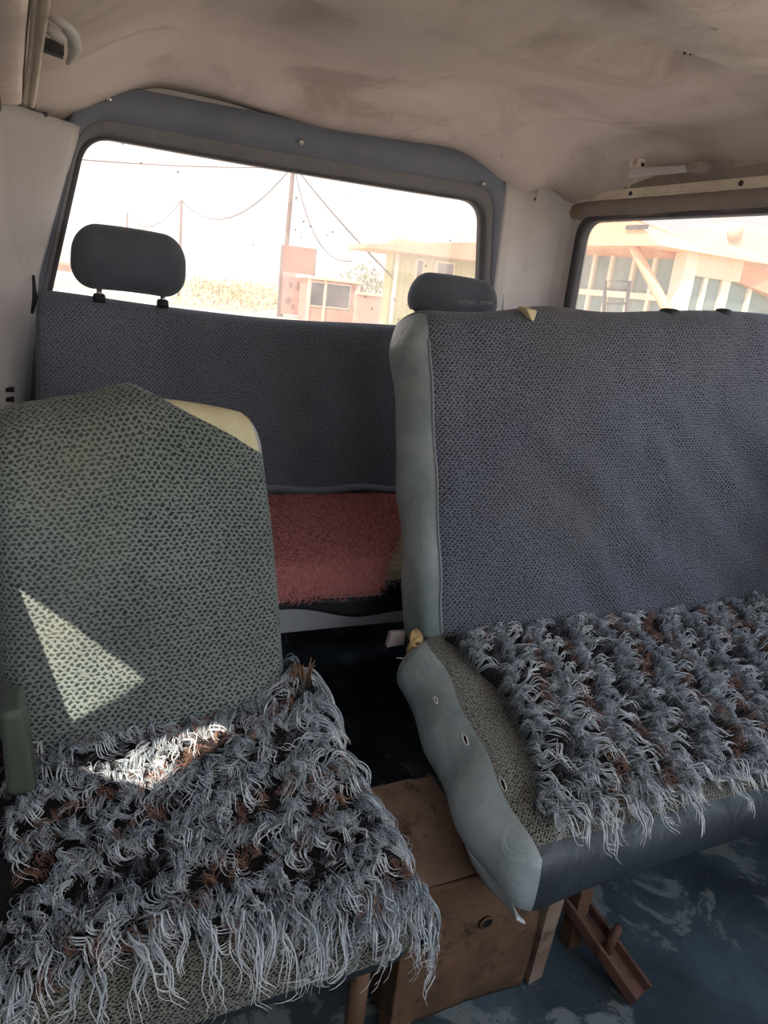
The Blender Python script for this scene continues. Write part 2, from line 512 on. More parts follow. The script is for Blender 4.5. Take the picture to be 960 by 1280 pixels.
rl.hexa([railp(-1.4, -.014, .002), railp(-1.4, .004, 0), railp(-1.4, .006, .02), railp(-1.4, -.012, .022)],
        [railp(1.0, -.014, .002), railp(1.0, .004, 0), railp(1.0, .006, .02), railp(1.0, -.012, .022)])
r = rl.build('trim_2', 'rail'); struct(r)
g = MB(); g.tube([(-.034-.012*sstep(.9, 1.8, y), y, 1.280-.028*sstep(1.1, 1.8, y)) for y in [.3+.1*i for i in range(16)]], .013, 10)
g = g.build('trim_3', 'gasket'); struct(g)

# left rear pillar, curved from the side wall to the rear window
EDGE = [at(96, 150, Y=1.94), at(82, 200, Y=1.94), at(63, 270, Y=1.94), at(43, 345, Y=1.94), at(33, 480, Y=1.94), at(18, 620, Y=1.94)]
def edge_x(z):
    if z >= EDGE[0].z: return EDGE[0].x
    for a, b in zip(EDGE, EDGE[1:]):
        if z >= b.z: return b.x+(a.x-b.x)*(z-b.z)/(a.z-b.z)
    return EDGE[-1].x
def lp(u, v):
    z = .02+(1.265-.02)*v
    xe = edge_x(z)
    pts = [(XL+.005, 1.50), (XL+.02, 1.66), (-.045, 1.80), (xe-.012, 1.915), (xe, 1.94), (xe+.004, 1.965)]
    k = u*(len(pts)-1); i = min(int(k), len(pts)-2); f = k-i; f = f*f*(3-2*f)*.35+f*.65
    x = pts[i][0]*(1-f)+pts[i+1][0]*f; y = pts[i][1]*(1-f)+pts[i+1][1]*f
    return ((x, y, z), (u, z))
pl = MB().grid(lp, 40, 50, True).build('trim_4', 'pillar'); struct(pl); solid(pl, .012, -1)
pl['label'] = 'pale left rear pillar panel'
def slot(y_px):
    a, b = at(-30, y_px+6, Y=1.80), at(18, y_px, Y=1.80)
    t = MB(); t.box((a.x-.02, 1.768, b.z-.004), (b.x, 1.790, b.z+.004)); o = t.build('vent_slot', 'black_gap', pl, False); return o
for yy in (485, 497, 509): slot(yy)
# dark screws and a thin dark sliver on that pillar
def stud(name, p, r, n, mat, parent, d=.004):
    n = Vector(n).normalized(); p = Vector(p)
    b = MB(); b.tube([p-n*d, p+n*d*.5, p+n*d], [r, r, r*.7], 14); return b.build(name, mat, parent)
stud('screw', at(57, 143, Y=1.86), .005, (.2, -1, 0), 'gasket', pl)
b = MB(); q = [at(42, 345, Y=1.90), at(44, 372, Y=1.86), at(40, 392, Y=1.86), at(37, 392, Y=1.86), at(38, 365, Y=1.86)]
b.tube([q[0], q[1], q[2]], [.003, .006, .003], 8); b.build('dark_sliver', 'dark_plastic', pl)

# ---- rear wall around the window
YW = 1.95
OUT = [at(98, 98, Y=YW), at(634, 196, Y=YW), at(624, 470, Y=YW), at(2, 500, Y=YW)]
INN = [at(104, 166, Y=YW), at(607, 252, Y=YW), at(599, 430, Y=YW), at(52, 400, Y=YW)]
def bow(p, k=.035):
    s = (p.x-.1)/1.1; return Vector((p.x, p.y+k*math.sin(math.pi*min(1, max(0, s)))-.006, p.z))
NP = 240
def loop3(cs, rad): return densify(rpoly(cs, rad, 12), NP)
lo = loop3(OUT, [.11, .09, .04, .04]); li = loop3(INN, [.06, .06, .03, .03])
# start both loops at matching corners: resample each side the same way
def loop_sides(cs, rad):
    pts = rpoly(cs, rad, 12); out = []
    # rpoly gives 13 points per corner; straight runs between
    N = len(cs)
    for i in range(N):
        out += pts[i*13:(i+1)*13]
        a = pts[i*13+12]; b = pts[((i+1) % N)*13]
        out += [a.lerp(b, k/24) for k in range(1, 24)]
    return out
lo = [bow(p, .02) for p in loop_sides(OUT, [.11, .09, .04, .04])]
li = [bow(p) for p in loop_sides(INN, [.06, .06, .03, .03])]
mid = [a.lerp(b, .62) for a, b in zip(lo, li)]
off = lambda l, dy: [Vector((p.x, p.y+dy, p.z)) for p in l]
cen = sum(li, Vector())/len(li)
shr = lambda l, k, dy: [Vector((cen.x+(p.x-cen.x)*k, p.y+dy, cen.z+(p.z-cen.z)*k)) for p in l]
win = thing('window_1', 'curved dusty rear window in a wide blue-grey frame', 'window', (.6, YW, .86)); win['kind'] = 'structure'; 
fr = loft([off(lo, .012), off(lo, -.004), shr(lo, .992, -.010), off(mid, -.012), off([a.lerp(b, .68) for a, b in zip(lo, li)], -.004)]).build('window_frame', 'frame_paint', win)
loft([off([a.lerp(b, .68) for a, b in zip(lo, li)], -.004), off([a.lerp(b, .72) for a, b in zip(lo, li)], -.006), off([a.lerp(b, .9) for a, b in zip(lo, li)], .000), off(li, .008), off(li, .035)]).build('inner_lip', 'lip', fr)
ga = loft([shr(li, 1.006, .010), shr(li, 1.0, .004), shr(li, .986, .006), shr(li, .982, .016), shr(li, .986, .034)]).build('gasket', 'gasket', win)
gl = MB(); n_ = len(li)
rings = [shr(li, k, .026) for k in (1.0, .8, .6, .4, .2)]
vs = [p for l in rings for p in l]+[cen+Vector((0, .05, 0))]
fs = [(j*n_+i, j*n_+(i+1) % n_, (j+1)*n_+(i+1) % n_, (j+1)*n_+i) for j in range(4) for i in range(n_)]
fs += [(4*n_+i, 4*n_+(i+1) % n_, len(vs)-1) for i in range(n_)]
vs = [Vector((p[0], YW+.026+.035*math.sin(math.pi*min(1, max(0, (p[0]-.1)/1.1))), p[2])) for p in vs]
gl.add(vs, fs).build('glass', 'glass_rear', win)
for (sx, sy, dr) in ((135, 125, 1), (377, 177, 1), (600, 230, .9)):
    p = bow(at(sx, sy, Y=YW), .025); p.y -= .016
    sc = stud('screw', p, .0075*dr, (0, -1, 0), 'chrome', win)
    stud('screw_head', p+Vector((0, -.004, 0)), .0035*dr, (0, -1, 0), 'rail', sc, .002)
# wall round the frame
def rear_wall():
    n = len(lo); cx, cz = .6, .9; ring = []
    x0, x1, z0, z1 = XL-.02, XR+.05, -.02, 1.47
    for p in lo:
        d = Vector((p.x-cx, p.z-cz)); t = 1e9
        for l_, h_, c_, dd in ((x0, x1, cx, d.x), (z0, z1, cz, d.y)):
            if dd > 1e-9: t = min(t, (h_-c_)/dd)
            if dd < -1e-9: t = min(t, (l_-c_)/dd)
        ring.append(Vector((cx+d.x*t, 1.985, cz+d.y*t)))
    mb = loft([off(lo, .010), off(lo, .03), ring])
    for i in range(n):
        a, b = ring[i], ring[(i+1) % n]
        if abs(a.x-b.x) > 1e-3 and abs(a.z-b.z) > 1e-3:
            mb.add([a, b, (x0 if min(a.x, b.x) < 0 else x1, 1.985, z0 if min(a.z, b.z) < .5 else z1)], [(0, 1, 2)])
    return mb.build('wall_rear', 'pillar', None, False)
struct(rear_wall())

# ---- right rear pillar panels
def rp(u, v):
    z = .30+(1.330-.30)*v; fl = .012*(1.0-v)
    pts = [(1.222+.03*(1-v), 1.955), (1.236+.03*(1-v), 1.935), (1.262+.03*(1-v), 1.937), (1.37, 1.985), (1.412, 1.992)]
    k = u*(len(pts)-1); i = min(int(k), len(pts)-2); f = k-i
    return ((pts[i][0]*(1-f)+pts[i+1][0]*f-fl, pts[i][1]*(1-f)+pts[i+1][1]*f, z), (u, z))
o = MB().grid(rp, 32, 20, True).build('trim_5', 'pillar'); struct(o); solid(o, .006, -1); o['label'] = 'pale grey pillar panel right of the rear window'
stud('screw', at(668, 249, Y=1.975), .0045, (0, -1, 0), 'dark_plastic', o)
def rp2(u, v):
    z = .30+(1.34-.30)*v
    pts = [(1.395, 2.0), (1.43, 1.985), (1.47, 1.975), (1.49, 1.955), (1.494, 1.90)]
    k = u*(len(pts)-1); i = min(int(k), len(pts)-2); f = k-i
    return ((pts[i][0]*(1-f)+pts[i+1][0]*f, pts[i][1]*(1-f)+pts[i+1][1]*f, z), (u, z))
o = MB().grid(rp2, 32, 20, True).build('trim_6', 'pillar'); struct(o); o['label'] = 'narrow pale panel beside the side window'
# ---- right wall with its side window
WY0, WY1, WZ0, WZ1 = .93, 1.915, .80, 1.258
rw = MB()
def slab(y0, y1, z0, z1): rw.box((XR, y0, z0), (XR+.03, y1, z1))
slab(YF, 2.03, -.02, WZ0); slab(WY1, 2.03, WZ0, WZ1); slab(.80, WY0, WZ0, WZ1); slab(YF, 2.03, WZ1, 1.47); slab(YF, -.85, WZ0, WZ1)
o = rw.build('wall_right', 'door_lining', None, False); struct(o)
w2 = thing('window_2', 'hazy right side window with rubber seal', 'window', (XR, 1.42, WZ0)); w2['kind'] = 'structure'
wc = [Vector((XR-.004, WY1, WZ1)), Vector((XR-.004, WY0, WZ1)), Vector((XR-.004, WY0, WZ0)), Vector((XR-.004, WY1, WZ0))]
wl = loop_sides(wc, [.06, .05, .05, .05]); wcen = sum(wl, Vector())/len(wl)
sh2 = lambda k, dx: [Vector((p.x+dx, wcen.y+(p.y-wcen.y)*k, wcen.z+(p.z-wcen.z)*k)) for p in wl]
loft([sh2(1.02, .006), sh2(1.018, -.006), sh2(1.0, -.010), sh2(.992, -.004), sh2(.985, -.009), sh2(.965, -.008), sh2(.955, .004), sh2(.955, .02)], True, True).build('gasket', 'gasket', w2)
rg = [sh2(k, .016) for k in (.97, .6, .25)]
vs = [p for l in rg for p in l]; n_ = len(wl)
fs = [(j*n_+i, j*n_+(i+1) % n_, (j+1)*n_+(i+1) % n_, (j+1)*n_+i) for j in range(2) for i in range(n_)]+[tuple(2*n_+i for i in range(n_))]
MB().add(vs, fs).build('glass', 'glass_side', w2, False)
# cream rail over the side window with its screws
rr = MB()
ya, yb = 2.03, .55
rr.box((XR-.014, yb, 1.306), (XR+.0, ya, 1.328)); rr.box((XR-.018, yb, 1.302), (XR-.004, ya, 1.308))
o = rr.build('trim_7', 'rail', None, False); struct(o); bevel(o, .002)
for (sx, sy, nm) in ((703, 249, 'screw'), (713, 249, 'screw'), (788, 242, 'screw'), (926, 229, 'screw')):
    p = at(sx, sy, X=XR-.015); stud(nm, p, .006, (-1, 0, 0), 'dark_plastic', o, .003)
b = MB(); b.box((XR-.018, 2.005, 1.300), (XR-.005, 2.033, 1.330)); b.build('end_clip', 'rust_brown', o, False)
# cloth-like lining between rail and window glass
def ln(u, v):
    y = .6+(1.98-.6)*u; z = 1.25+(1.304-1.25)*v
    return ((XR-.006-.010*math.sin(v*math.pi)+.004*nz((y, z, 0), 7), y, z), (y, z))
o = MB().grid(ln, 60, 6, False).build('trim_8', 'door_lining'); struct(o)

# ================================================================== seats
def lerp(a, b, t): return a+(b-a)*t
# ---------- double bench on the right
bench = thing('bench_seat', 'wide two-person bench seat on the right, slate knit cloth with grey-green vinyl end', 'bench seat', (1.05, .78, 0))
BW, BH, BT = .93, .615, .145
th = math.radians(17.5)
UPV = Vector((0, math.sin(th), math.cos(th))); BKV = Vector((0, math.cos(th), -math.sin(th)))
B0 = Vector((.628, .985, .395))
def bench_back(p):
    u, w, v = p.x, p.y, p.z
    t = v/BH
    top = .016*math.exp(-((u-.27)/.10)**2)+.07*sstep(.0, .9, u)-.03*sstep(.02, 0, u)
    vv = v*(1+top/BH*t)
    q = B0 + Vector((u, 0, 0)) + UPV*vv + BKV*w
    q.x += -.020*t*(1-min(1, u/.3))                       # edge leans a little outwards at the top
    belly = math.sin(math.pi*min(1, max(0, u/BW)))**.5*math.sin(math.pi*min(1, max(0, t)))
    front = 1-min(1, w/.06)
    q.y -= .022*belly*front
    wr = .006*nz((u, v, 0), 7)+.004*nz((u*2, v, 0), 14, 2)
    q.y += wr*front
    # slanting pull folds of the cloth
    q.y += front*.006*math.sin((u*.8+v*1.0)*42+3*nz((u, v, 0), 5))*sstep(.05, .3, u)*(1-sstep(.25, .55, v))
    if u < .03:
        q.x += .006*nz((w*2, v, 1), 9)+.005*math.sin(v*26+w*20)*sstep(0, .2, w)
        q.x += .010*math.sin(w/BT*math.pi)*-1
    return q
def bpred(c, ax, side, raw):
    if (ax == 0 and side == 0) or raw.x < .012: return 'vinyl'
    if c.y > BT*.82: return 'vinyl2'
    return 'cloth'
pr = rbox(BW, BT, BH, (.035, .045, .04), .0125, bench_back, bpred)
back = pr['cloth'].build('backrest', 'weave_slate', bench)
sp = pr['vinyl'].build('side_panel', 'vinyl', back); sp['label'] = 'creased grey-green vinyl end of the backrest'
pr['vinyl2'].build('back_panel', 'vinyl_dark', back)
def bpt(u, v, w=0): return bench_back(Vector((u, w, v)))
# seam cord along the vinyl edge
b = MB(); b.tube([bench_back(Vector((.0163, .0068, .045+i*.0205)))+Vector((-.0005, -.0012, 0)) for i in range(26)], .0022, 6); b.build('piping', 'piping', back)
# torn cream foam showing through the top edge
b = MB(); p = at(664, 387, Y=1.165)
b.hexa([p+Vector((-.013, -.004, .000)), p+Vector((.012, -.004, .000)), p+Vector((.013, .03, .004)), p+Vector((-.010, .03, .004))],
       [p+Vector((-.002, -.012, -.020)), p+Vector((.003, -.012, -.020)), p+Vector((.008, .03, -.01)), p+Vector((-.008, .03, -.01))])
o = b.build('torn_foam', 'foam', back, False); bevel(o, .003); o['label'] = 'cream foam at a tear in the top edge'
for sx, wd in ((838, .022), (905, .018)):
    p = at(sx, 388, Y=1.21); b = MB()
    b.tube([p+Vector((0, 0, -.03)), p+Vector((0, 0, -.002)), p+Vector((0, 0, .002)), p+Vector((0, 0, .004))], [wd*.95, wd, wd*.85, wd*.4], 18)
    b.build('headrest_socket', 'dark_plastic', back)
rng = random.Random(3)
b = MB()
for i in range(10):
    p = at(575+i*5, 381, Y=1.19); a = rng.uniform(0, 6.28)
    b.tube([p, p+Vector((.006*math.cos(a), .003, .006)), p+Vector((.014*math.cos(a), 0, .004+.004*math.sin(a)))], [.0012, .001, .0005], 5)
o = b.build('frayed_thread', 'piping', back)

# cushion: trapezoid, sagging to the front
CL, CR_, CFY, CBY, CT = .0, .93, .548, .985, .095
def bench_cush(p):
    u, d, z = p.x, p.y, p.z           # d: 0 front .. L back
    L = .56; t = d/L                 # 1 at the back
    xl = lerp(.508, .590, sstep(0, 1, t)*.5+t*.5)
    x = xl + u*(1.50-xl)/.93
    y = lerp(CFY, CBY+.05, t)+.0*u
    top = lerp(.375, .437, t**.8) - .012*math.exp(-((u-.45)/.35)**2)*math.exp(-((t-.5)/.4)**2)
    q = Vector((x, y, top-CT+z))
    # the vinyl end slopes outwards to the bottom
    low = 1-z/CT
    e = 1-min(1, u/.12)
    q.x -= e*(.030*math.sin(low*math.pi*.6))*(.15+.85*sstep(0, .45, t))
    if u < .05: q.x += .006*nz((d, z, 0), 9)+.004*math.sin(d*30+z*20)
    q.z -= e*low*.015
    q.z += .004*nz((u, d, 0), 8)*z/CT
    if t < .2: q.z += .012*math.sin((u-.08)*6.2)*(1-t/.2)*low
    return q
def cpred(c, ax, side, raw):
    if c.z < .008: return 'base'
    if (ax == 0 and side == 0) or raw.x < .024: return 'end'
    if (ax == 1 and side == 0) or raw.y < .022: return 'front'
    return 'cloth'
pr = rbox(.93, .56, CT, (.045, .05, .045), .0125, bench_cush, cpred)
cush = pr['cloth'].build('seat_cushion', 'tweed', bench)
e = pr['end'].build('side_panel', 'vinyl', cush); e['label'] = 'torn grey vinyl end of the cushion'
pr['front'].build('front_panel', 'vinyl_dark', cush); pr['base'].build('underside', 'vinyl_black', cush)
# loose flap of vinyl hanging under the end
fl = MB()
def flap(u, v):
    p = bench_cush(Vector((0.016, .015+.30*u, .012))); w_ = .030*(1-u)**.6*sstep(0, .12, u)+.004
    return ((p.x-.004+.010*v+.003*math.sin(u*14), p.y-.006*v, p.z-w_*v), (u, v))
o = fl.grid(flap, 40, 6).build('vinyl_flap', 'vinyl_pale', cush); solid(o, .002)
# eyelet tears in the vinyl end, and pale stitched seams
for sx, sy, ex in ((547, 876, .7), (584, 926, 1.0), (630, 982, 1.0)):
    # find the place on the end face nearest to that sight line
    best = None
    for i in range(60):
        for j in range(40):
            q = bench_cush(Vector((.004+.02*max(0, j-25)/15, .02+.52*i/59, .02+.13*j/39)))
            v = np.array(q)-EYE; X_ = FPX*(v@CR)/(v@_f)+480; Y_ = 640-FPX*(v@CU)/(v@_f)
            dd = (X_-sx)**2+(Y_-sy)**2
            if best is None or dd < best[0]: best = (dd, q)
    p = best[1]; n = Vector((-.8, -.2, .5)).normalized(); a = Vector((0, -.55, -.35)).normalized(); c_ = n.cross(a)
    rim = [p+n*.002+a*.0085*ex*math.cos(k*.524)*(1+.25*math.sin(k*2.3))+c_*.0032*ex*math.sin(k*.524) for k in range(12)]
    b = MB(); b.tube(rim, .0010, 6, True); t = b.build('torn_hole', 'thread', e)
    b = MB(); b.add([q+n*.0003 for q in rim]+[p-n*.001], [(k, (k+1) % 12, 12) for k in range(12)]); b.build('hole_shade', 'black_gap', t)  # black disc painted in as the shade inside the tear
# hinge tab, knot of torn straw foam and a loose white thread at the left hinge
hp = at(518, 805, Y=1.02)
b = MB(); q = at(494, 800, Y=1.06); b.hexa([q+Vector((-.014, 0, -.014)), q+Vector((.02, 0, -.012)), q+Vector((.02, .012, -.012)), q+Vector((-.014, .012, -.014))],
                                     [q+Vector((-.010, 0, .014)), q+Vector((.02, 0, .014)), q+Vector((.02, .012, .014)), q+Vector((-.010, .012, .014))])
o = b.build('hinge_tab', 'door_lining', bench, False); bevel(o, .002)
b = MB()
for k in range(9):
    a0 = rng.uniform(0, 6.28); R_ = rng.uniform(.008, .017); pts = []
    tilt = rng.uniform(-.9, .9)
    for i in range(12):
        a = a0+i*.45
        pts.append(hp+Vector((R_*math.cos(a)*.8, R_*math.sin(a)*math.sin(tilt)-.004, R_*1.2*math.sin(a)*math.cos(tilt)-.004*k+.012)))
    b.tube(pts, rng.uniform(.0028, .0045), 7)
o = b.build('torn_padding', 'straw', bench); o['label'] = 'knot of torn straw-coloured padding at the hinge'
b = MB(); b.tube([hp+Vector((-.035, -.005, -.020)), hp+Vector((-.018, -.008, -.022)), hp+Vector((-.004, -.01, -.014)), hp+Vector((.004, -.01, -.028))], [.0008, .0015, .0018, .001], 6)
b.build('loose_thread', 'thread', bench)
# rusty foot: channel leg with a pin, and a hidden rear post
b = MB()
A = Vector((.755, .83, .12)); Bp = Vector((.818, .588, .006))
ax = (Bp-A).normalized(); sd = Vector((1, .25, 0)).normalized(); upn = sd.cross(ax).normalized()
if upn.z < 0: upn = -upn
for s0, s1, h0, h1 in ((-.022, .022, 0, .005), (-.022, -.016, 0, .022), (.016, .022, 0, .022)):
    f4 = lambda P: [P+sd*s0+upn*h0, P+sd*s1+upn*h0, P+sd*s1+upn*h1, P+sd*s0+upn*h1]
    b.hexa(f4(A), f4(Bp))
o = b.build('foot_bracket', 'rust_red', bench, False); bevel(o, .0015); o['label'] = 'rusty channel foot of the bench'
b = MB(); p = A.lerp(Bp, .74)+upn*.004; b.tube([p, p+Vector((.004, -.002, .03)), p+Vector((.008, -.004, .052))], [.008, .008, .0065], 12); b.build('pin', 'rust_red', o)
b = MB()
b.box((1.40, .895, 0), (1.44, .93, .29)); b.build('leg', 'rust_brown', bench, False)
for y in (.55, .86):
    b = MB(); b.box((.66, y+.09, .245), (1.46, y+.12, .285 if y < .6 else .32)); b.build('support_bar', 'vinyl_black', bench, False)
b = MB(); b.box((1.38, .56, 0), (1.42, .60, .235)); b.build('leg', 'rust_red', bench, False)
b = MB(); b.box((.775, .70, 0), (.80, .725, .235)); b.build('leg', 'rust_brown', bench, False)

# ---------- rusty steel box under the gap between the front seats
box = thing('seat_box', 'rusted tan steel box bolted to the floor between the two front seats', 'seat base', (.55, .75, 0))
b = MB()
T = [at(508, 981, Z=.268), at(537, 967, Z=.268), at(619, 1083, Z=.245), at(583, 1102, Z=.245)]
# top plate runs on to the left under the seat
b.hexa([T[0]+Vector((-.20, 0, .0)), T[1], T[2], T[3]+Vector((-.20, 0, 0))], [p+Vector((0, 0, -.005)) for p in (T[0]+Vector((-.20, 0, 0)), T[1], T[2], T[3]+Vector((-.20, 0, 0)))])
o = b.build('top_plate', 'rust_tan', box, False)
fy = .672
def plate(u, v):
    x = .46+(.66-.46)*u; z = .0+.246*v
    return ((x, fy-.004*v-.008*math.sin(v*3.1)+.002*nz((x, 0, z), 12), z+.016*(1-v)*(.5-abs(u-.5))), (x, z))
o = MB().grid(plate, 24, 24).build('front_plate', 'rust_brown', box); solid(o, .004)
hc = at(607, 1152, Y=fy-.012); ring = [hc+Vector((.010*math.cos(k*.3927), -.003, .009*math.sin(k*.3927))) for k in range(16)]
b = MB(); b.tube(ring, .0018, 6, True); o2 = b.build('bolt_hole', 'rust_brown', o)
b = MB(); b.add([p+Vector((0, .002, 0)) for p in ring], [tuple(range(15, -1, -1))]); b.build('hole_shade', 'black_gap', o2)  # black disc stands for the shade inside the bolt hole
b = MB(); b.hexa([Vector((.655, .640, .245)), Vector((.688, .645, .240)), Vector((.69, .66, .24)), Vector((.655, .655, .245))],
                 [Vector((.672, .668, .0)), Vector((.700, .672, .0)), Vector((.702, .69, 0)), Vector((.672, .685, 0))])
b.hexa([Vector((.684, .645, .240)), Vector((.689, .645, .240)), Vector((.70, .85, .24)), Vector((.695, .85, .24))],
       [Vector((.696, .672, 0)), Vector((.701, .672, 0)), Vector((.71, .88, 0)), Vector((.705, .88, 0))])
o = b.build('side_flange', 'rust_tan', box, False); bevel(o, .001)
b = MB(); b.box((.425, .655, 0), (.460, .690, .24)); b.box((.435, .69, 0), (.44, .86, .24)); o = b.build('corner_post', 'rust_brown', box, False); bevel(o, .002)
b = MB(); p = at(521, 963, Z=.275); b.box((p.x-.014, p.y-.01, .262), (p.x+.014, p.y+.016, .278)); o = b.build('lug', 'dark_plastic', box, False); bevel(o, .003)

# ---------- single folding seat on the left
seat = thing('folding_seat', 'narrow single seat on the left, sage knit cloth slipping off its cream core', 'seat', (.17, .72, 0))
SW, SH, ST = .378, .492, .105
th2 = math.radians(15); yawb = math.radians(5.0)
U2 = Vector((0, math.sin(th2), math.cos(th2))); K2 = Vector((0, math.cos(th2), -math.sin(th2)))
S0 = Vector((-.036, .855, .325))
RZ = Matrix.Rotation(yawb, 3, 'Z')
def seat_back(p, inf=0.0):
    u, w, v = p.x, p.y, p.z; t = v/SH; s = u/SW
    vv = v*(1+(.030*math.sin(math.pi*min(1, max(0, s*.9+.02)))+.004)/SH*t*1.0)
    x = u+.0-(s-.0)*.030*t*t                       # narrower to the top on the aisle side
    q = Vector((x, 0, 0))+U2*vv+K2*w
    front = 1-min(1, w/.05)
    q.y -= front*.022*math.sin(math.pi*min(1, max(0, s)))**.7*math.sin(math.pi*min(1, max(0, t)))**.6
    if inf:
        q.y -= front*(.0035+.004*nz((u, v, 0), 9)+.003*nz((u, v, 0), 20, 3))
        q.y += front*.004*math.sin((u*1.3-v)*34+2*nz((u, v, 0), 6))*sstep(.2, .45, v)
        q.z += inf*(1-front)*.2
    return S0 + RZ @ q
def corepred(c, ax, side, raw):
    if (ax == 0 and side == 1) or raw.x > SW-.013: return 'edge'
    if c.y > ST*.75: return 'backp'
    return 'core'
pr = rbox(SW, ST, SH, (.03, .035, .045), .0135, lambda p: seat_back(p), corepred)
core = pr['core'].build('backrest', 'foam', seat); core['label'] = 'cream padded backrest core showing at its top right corner'
o = pr['edge'].build('side_panel', 'vinyl_pale', core); pr['backp'].build('back_panel', 'vinyl_dark', core)
# slipped cloth cover: cut along the slanting upper right edge
def cover(p):
    q = seat_back(p, .006)
    u, w, v = p.x, p.y, p.z
    lump = math.exp(-((u-.185)/.035)**2)*sstep(SH-.08, SH, v)*.012+.004*sstep(SH-.06, SH, v)
    q.z += lump + .002*nz((u, 0, 0), 60)*sstep(SH-.05, SH, v)
    q.y -= .004*sstep(.0, .03, w)*0
    return q
def covpred(c, ax, side, raw):
    if c.y > .055: return None
    if (ax == 0 and side == 1) or raw.x > SW-.013: return None
    return 'c'
pr = rbox(SW, ST, SH, (.03, .035, .045), .0108, cover, covpred)
cov = pr['c'].build('cloth_cover', 'weave_sage', seat)
# the cloth has slipped: cut it along two straight edges at the upper right
def cut_cover(ob, A, B):
    o = Vector(ORIG[seat.name]); a = seat_back(Vector(A))-o; b_ = seat_back(Vector(B))-o
    bk = RZ @ K2
    nrm = (b_-a).cross(bk).normalized()
    if nrm.z < 0: nrm = -nrm
    bm = bmesh.new(); bm.from_mesh(ob.data)
    keep = bm.faces[:]
    bmesh.ops.bisect_plane(bm, geom=bm.verts[:]+bm.edges[:]+bm.faces[:], plane_co=a, plane_no=nrm, clear_outer=True)
    bm.to_mesh(ob.data); bm.free()
cut_cover(cov, (.205, 0, SH+.004), (SW, 0, SH-.062))
solid(cov, .003, 1)
# cushion
def seat_cush(p):
    u, d, z = p.x, p.y, p.z; L = .46; t = d/L
    x = -.045+u*lerp(.425, .445, t)/.43; y = lerp(.535, .95, t)
    top = lerp(.372, .405, t)
    return Vector((x, y, top-.095+z*1.0+.004*nz((u, d, 0), 8)))
def scpred(c, ax, side, raw):
    if c.z < .006: return 'base'
    if (c.y < .05 or c.x > .39) and c.z < .036: return 'front'
    return 'cloth'
pr = rbox(.43, .46, .095, (.045, .045, .040), .0125, seat_cush, scpred)
sc = pr['cloth'].build('seat_cushion', 'tweed', seat); pr['front'].build('front_panel', 'vinyl_dark', sc); pr['base'].build('underside', 'vinyl_black', sc)
for y, z in ((.60, .29), (.84, .305)):
    b = MB(); b.box((.02, y, .235), (.36, y+.025, z)); b.build('support_bar', 'rust_brown', seat, False)
for x, y in ((.035, .605), (.34, .605), (.035, .845), (.34, .845)):
    b = MB(); b.tube([(x, y, 0), (x, y, .25)], .012, 10); b.build('leg', 'rust_brown', seat)
# recliner hinge cover at the wall side
b = MB(); p = at(26, 915, Y=.80)
b.hexa([p+Vector((-.016, -.02, -.07)), p+Vector((.014, -.02, -.07)), p+Vector((.014, .05, -.07)), p+Vector((-.016, .05, -.07))],
       [p+Vector((-.020, -.01, .030)), p+Vector((.004, -.01, .034)), p+Vector((.004, .05, .034)), p+Vector((-.020, .05, .030))])
o = b.build('hinge_cover', 'olive_plastic', seat, False); bevel(o, .008, 4)
# crumpled brown tuft of lining where the cover tore at the aisle side
b = MB(); base = at(374, 842, Y=.90)
for k in range(16):
    a = rng.uniform(-.5, .5); h_ = rng.uniform(.004, .024)
    r0 = rng.uniform(-.014, .014)
    b.tube([base+Vector((r0, rng.uniform(-.012, .012), -.02)), base+Vector((r0+.010*a, 0, h_*.5)), base+Vector((r0*1.1+.014*a, rng.uniform(-.006, .006), h_))], [.0016, .0014, .0004], 5)
b.build('torn_lining', 'rust_brown', seat)

# ---------- rear bench across the back
rear = thing('rear_bench', 'slate blue rear bench seat across the back under the window', 'bench seat', (.7, 1.55, 0))
RW, RH, RT = 1.36, .50, .085
R0 = Vector((.006, 1.735, .415)); th3 = math.radians(9)
U3 = Vector((0, math.sin(th3), math.cos(th3))); K3 = Vector((0, math.cos(th3), -math.sin(th3)))
def rear_back(p):
    u, w, v = p.x, p.y, p.z; t = v/RH; s = u/RW
    vv = v*(1+(.012*math.exp(-(u/.18)**2)-.010*math.exp(-((u-.55)/.25)**2)+.010*s)/RH*t)
    q = R0+Vector((u, 0, 0))+U3*vv+K3*w
    front = 1-min(1, w/.05)
    q.y -= front*(.018*math.sin(math.pi*min(1, max(0, t)))**.6*math.sin(math.pi*min(1, max(0, s)))**.3)
    q.y += front*(.006*math.sin(u*36+2*nz((u, v, 0), 3))*.5+.005*nz((u, v, 0), 6))
    q.x += (.014*t)*(1-min(1, u/.25))
    return q
def rpred(c, ax, side, raw): return 'edge' if c.x < .012 else 'cloth'
pr = rbox(RW, RT, RH, (.03, .035, .035), .02, rear_back, rpred)
rb = pr['cloth'].build('backrest', 'weave_hazed', rear); pr['edge'].build('side_panel', 'head_cloth', rb)
b = MB()
for k in range(7):
    v0 = .30+k*.028
    pts = [rear_back(Vector((.018, .01, v0)))+Vector((rng.uniform(-.004, .004), -.004, 0))]
    for i in range(4): pts.append(pts[-1]+Vector((rng.uniform(-.004, .004), -.001, -.012)))
    b.tube(pts, .0011, 5)
b.build('frayed_thread', 'piping', rb)
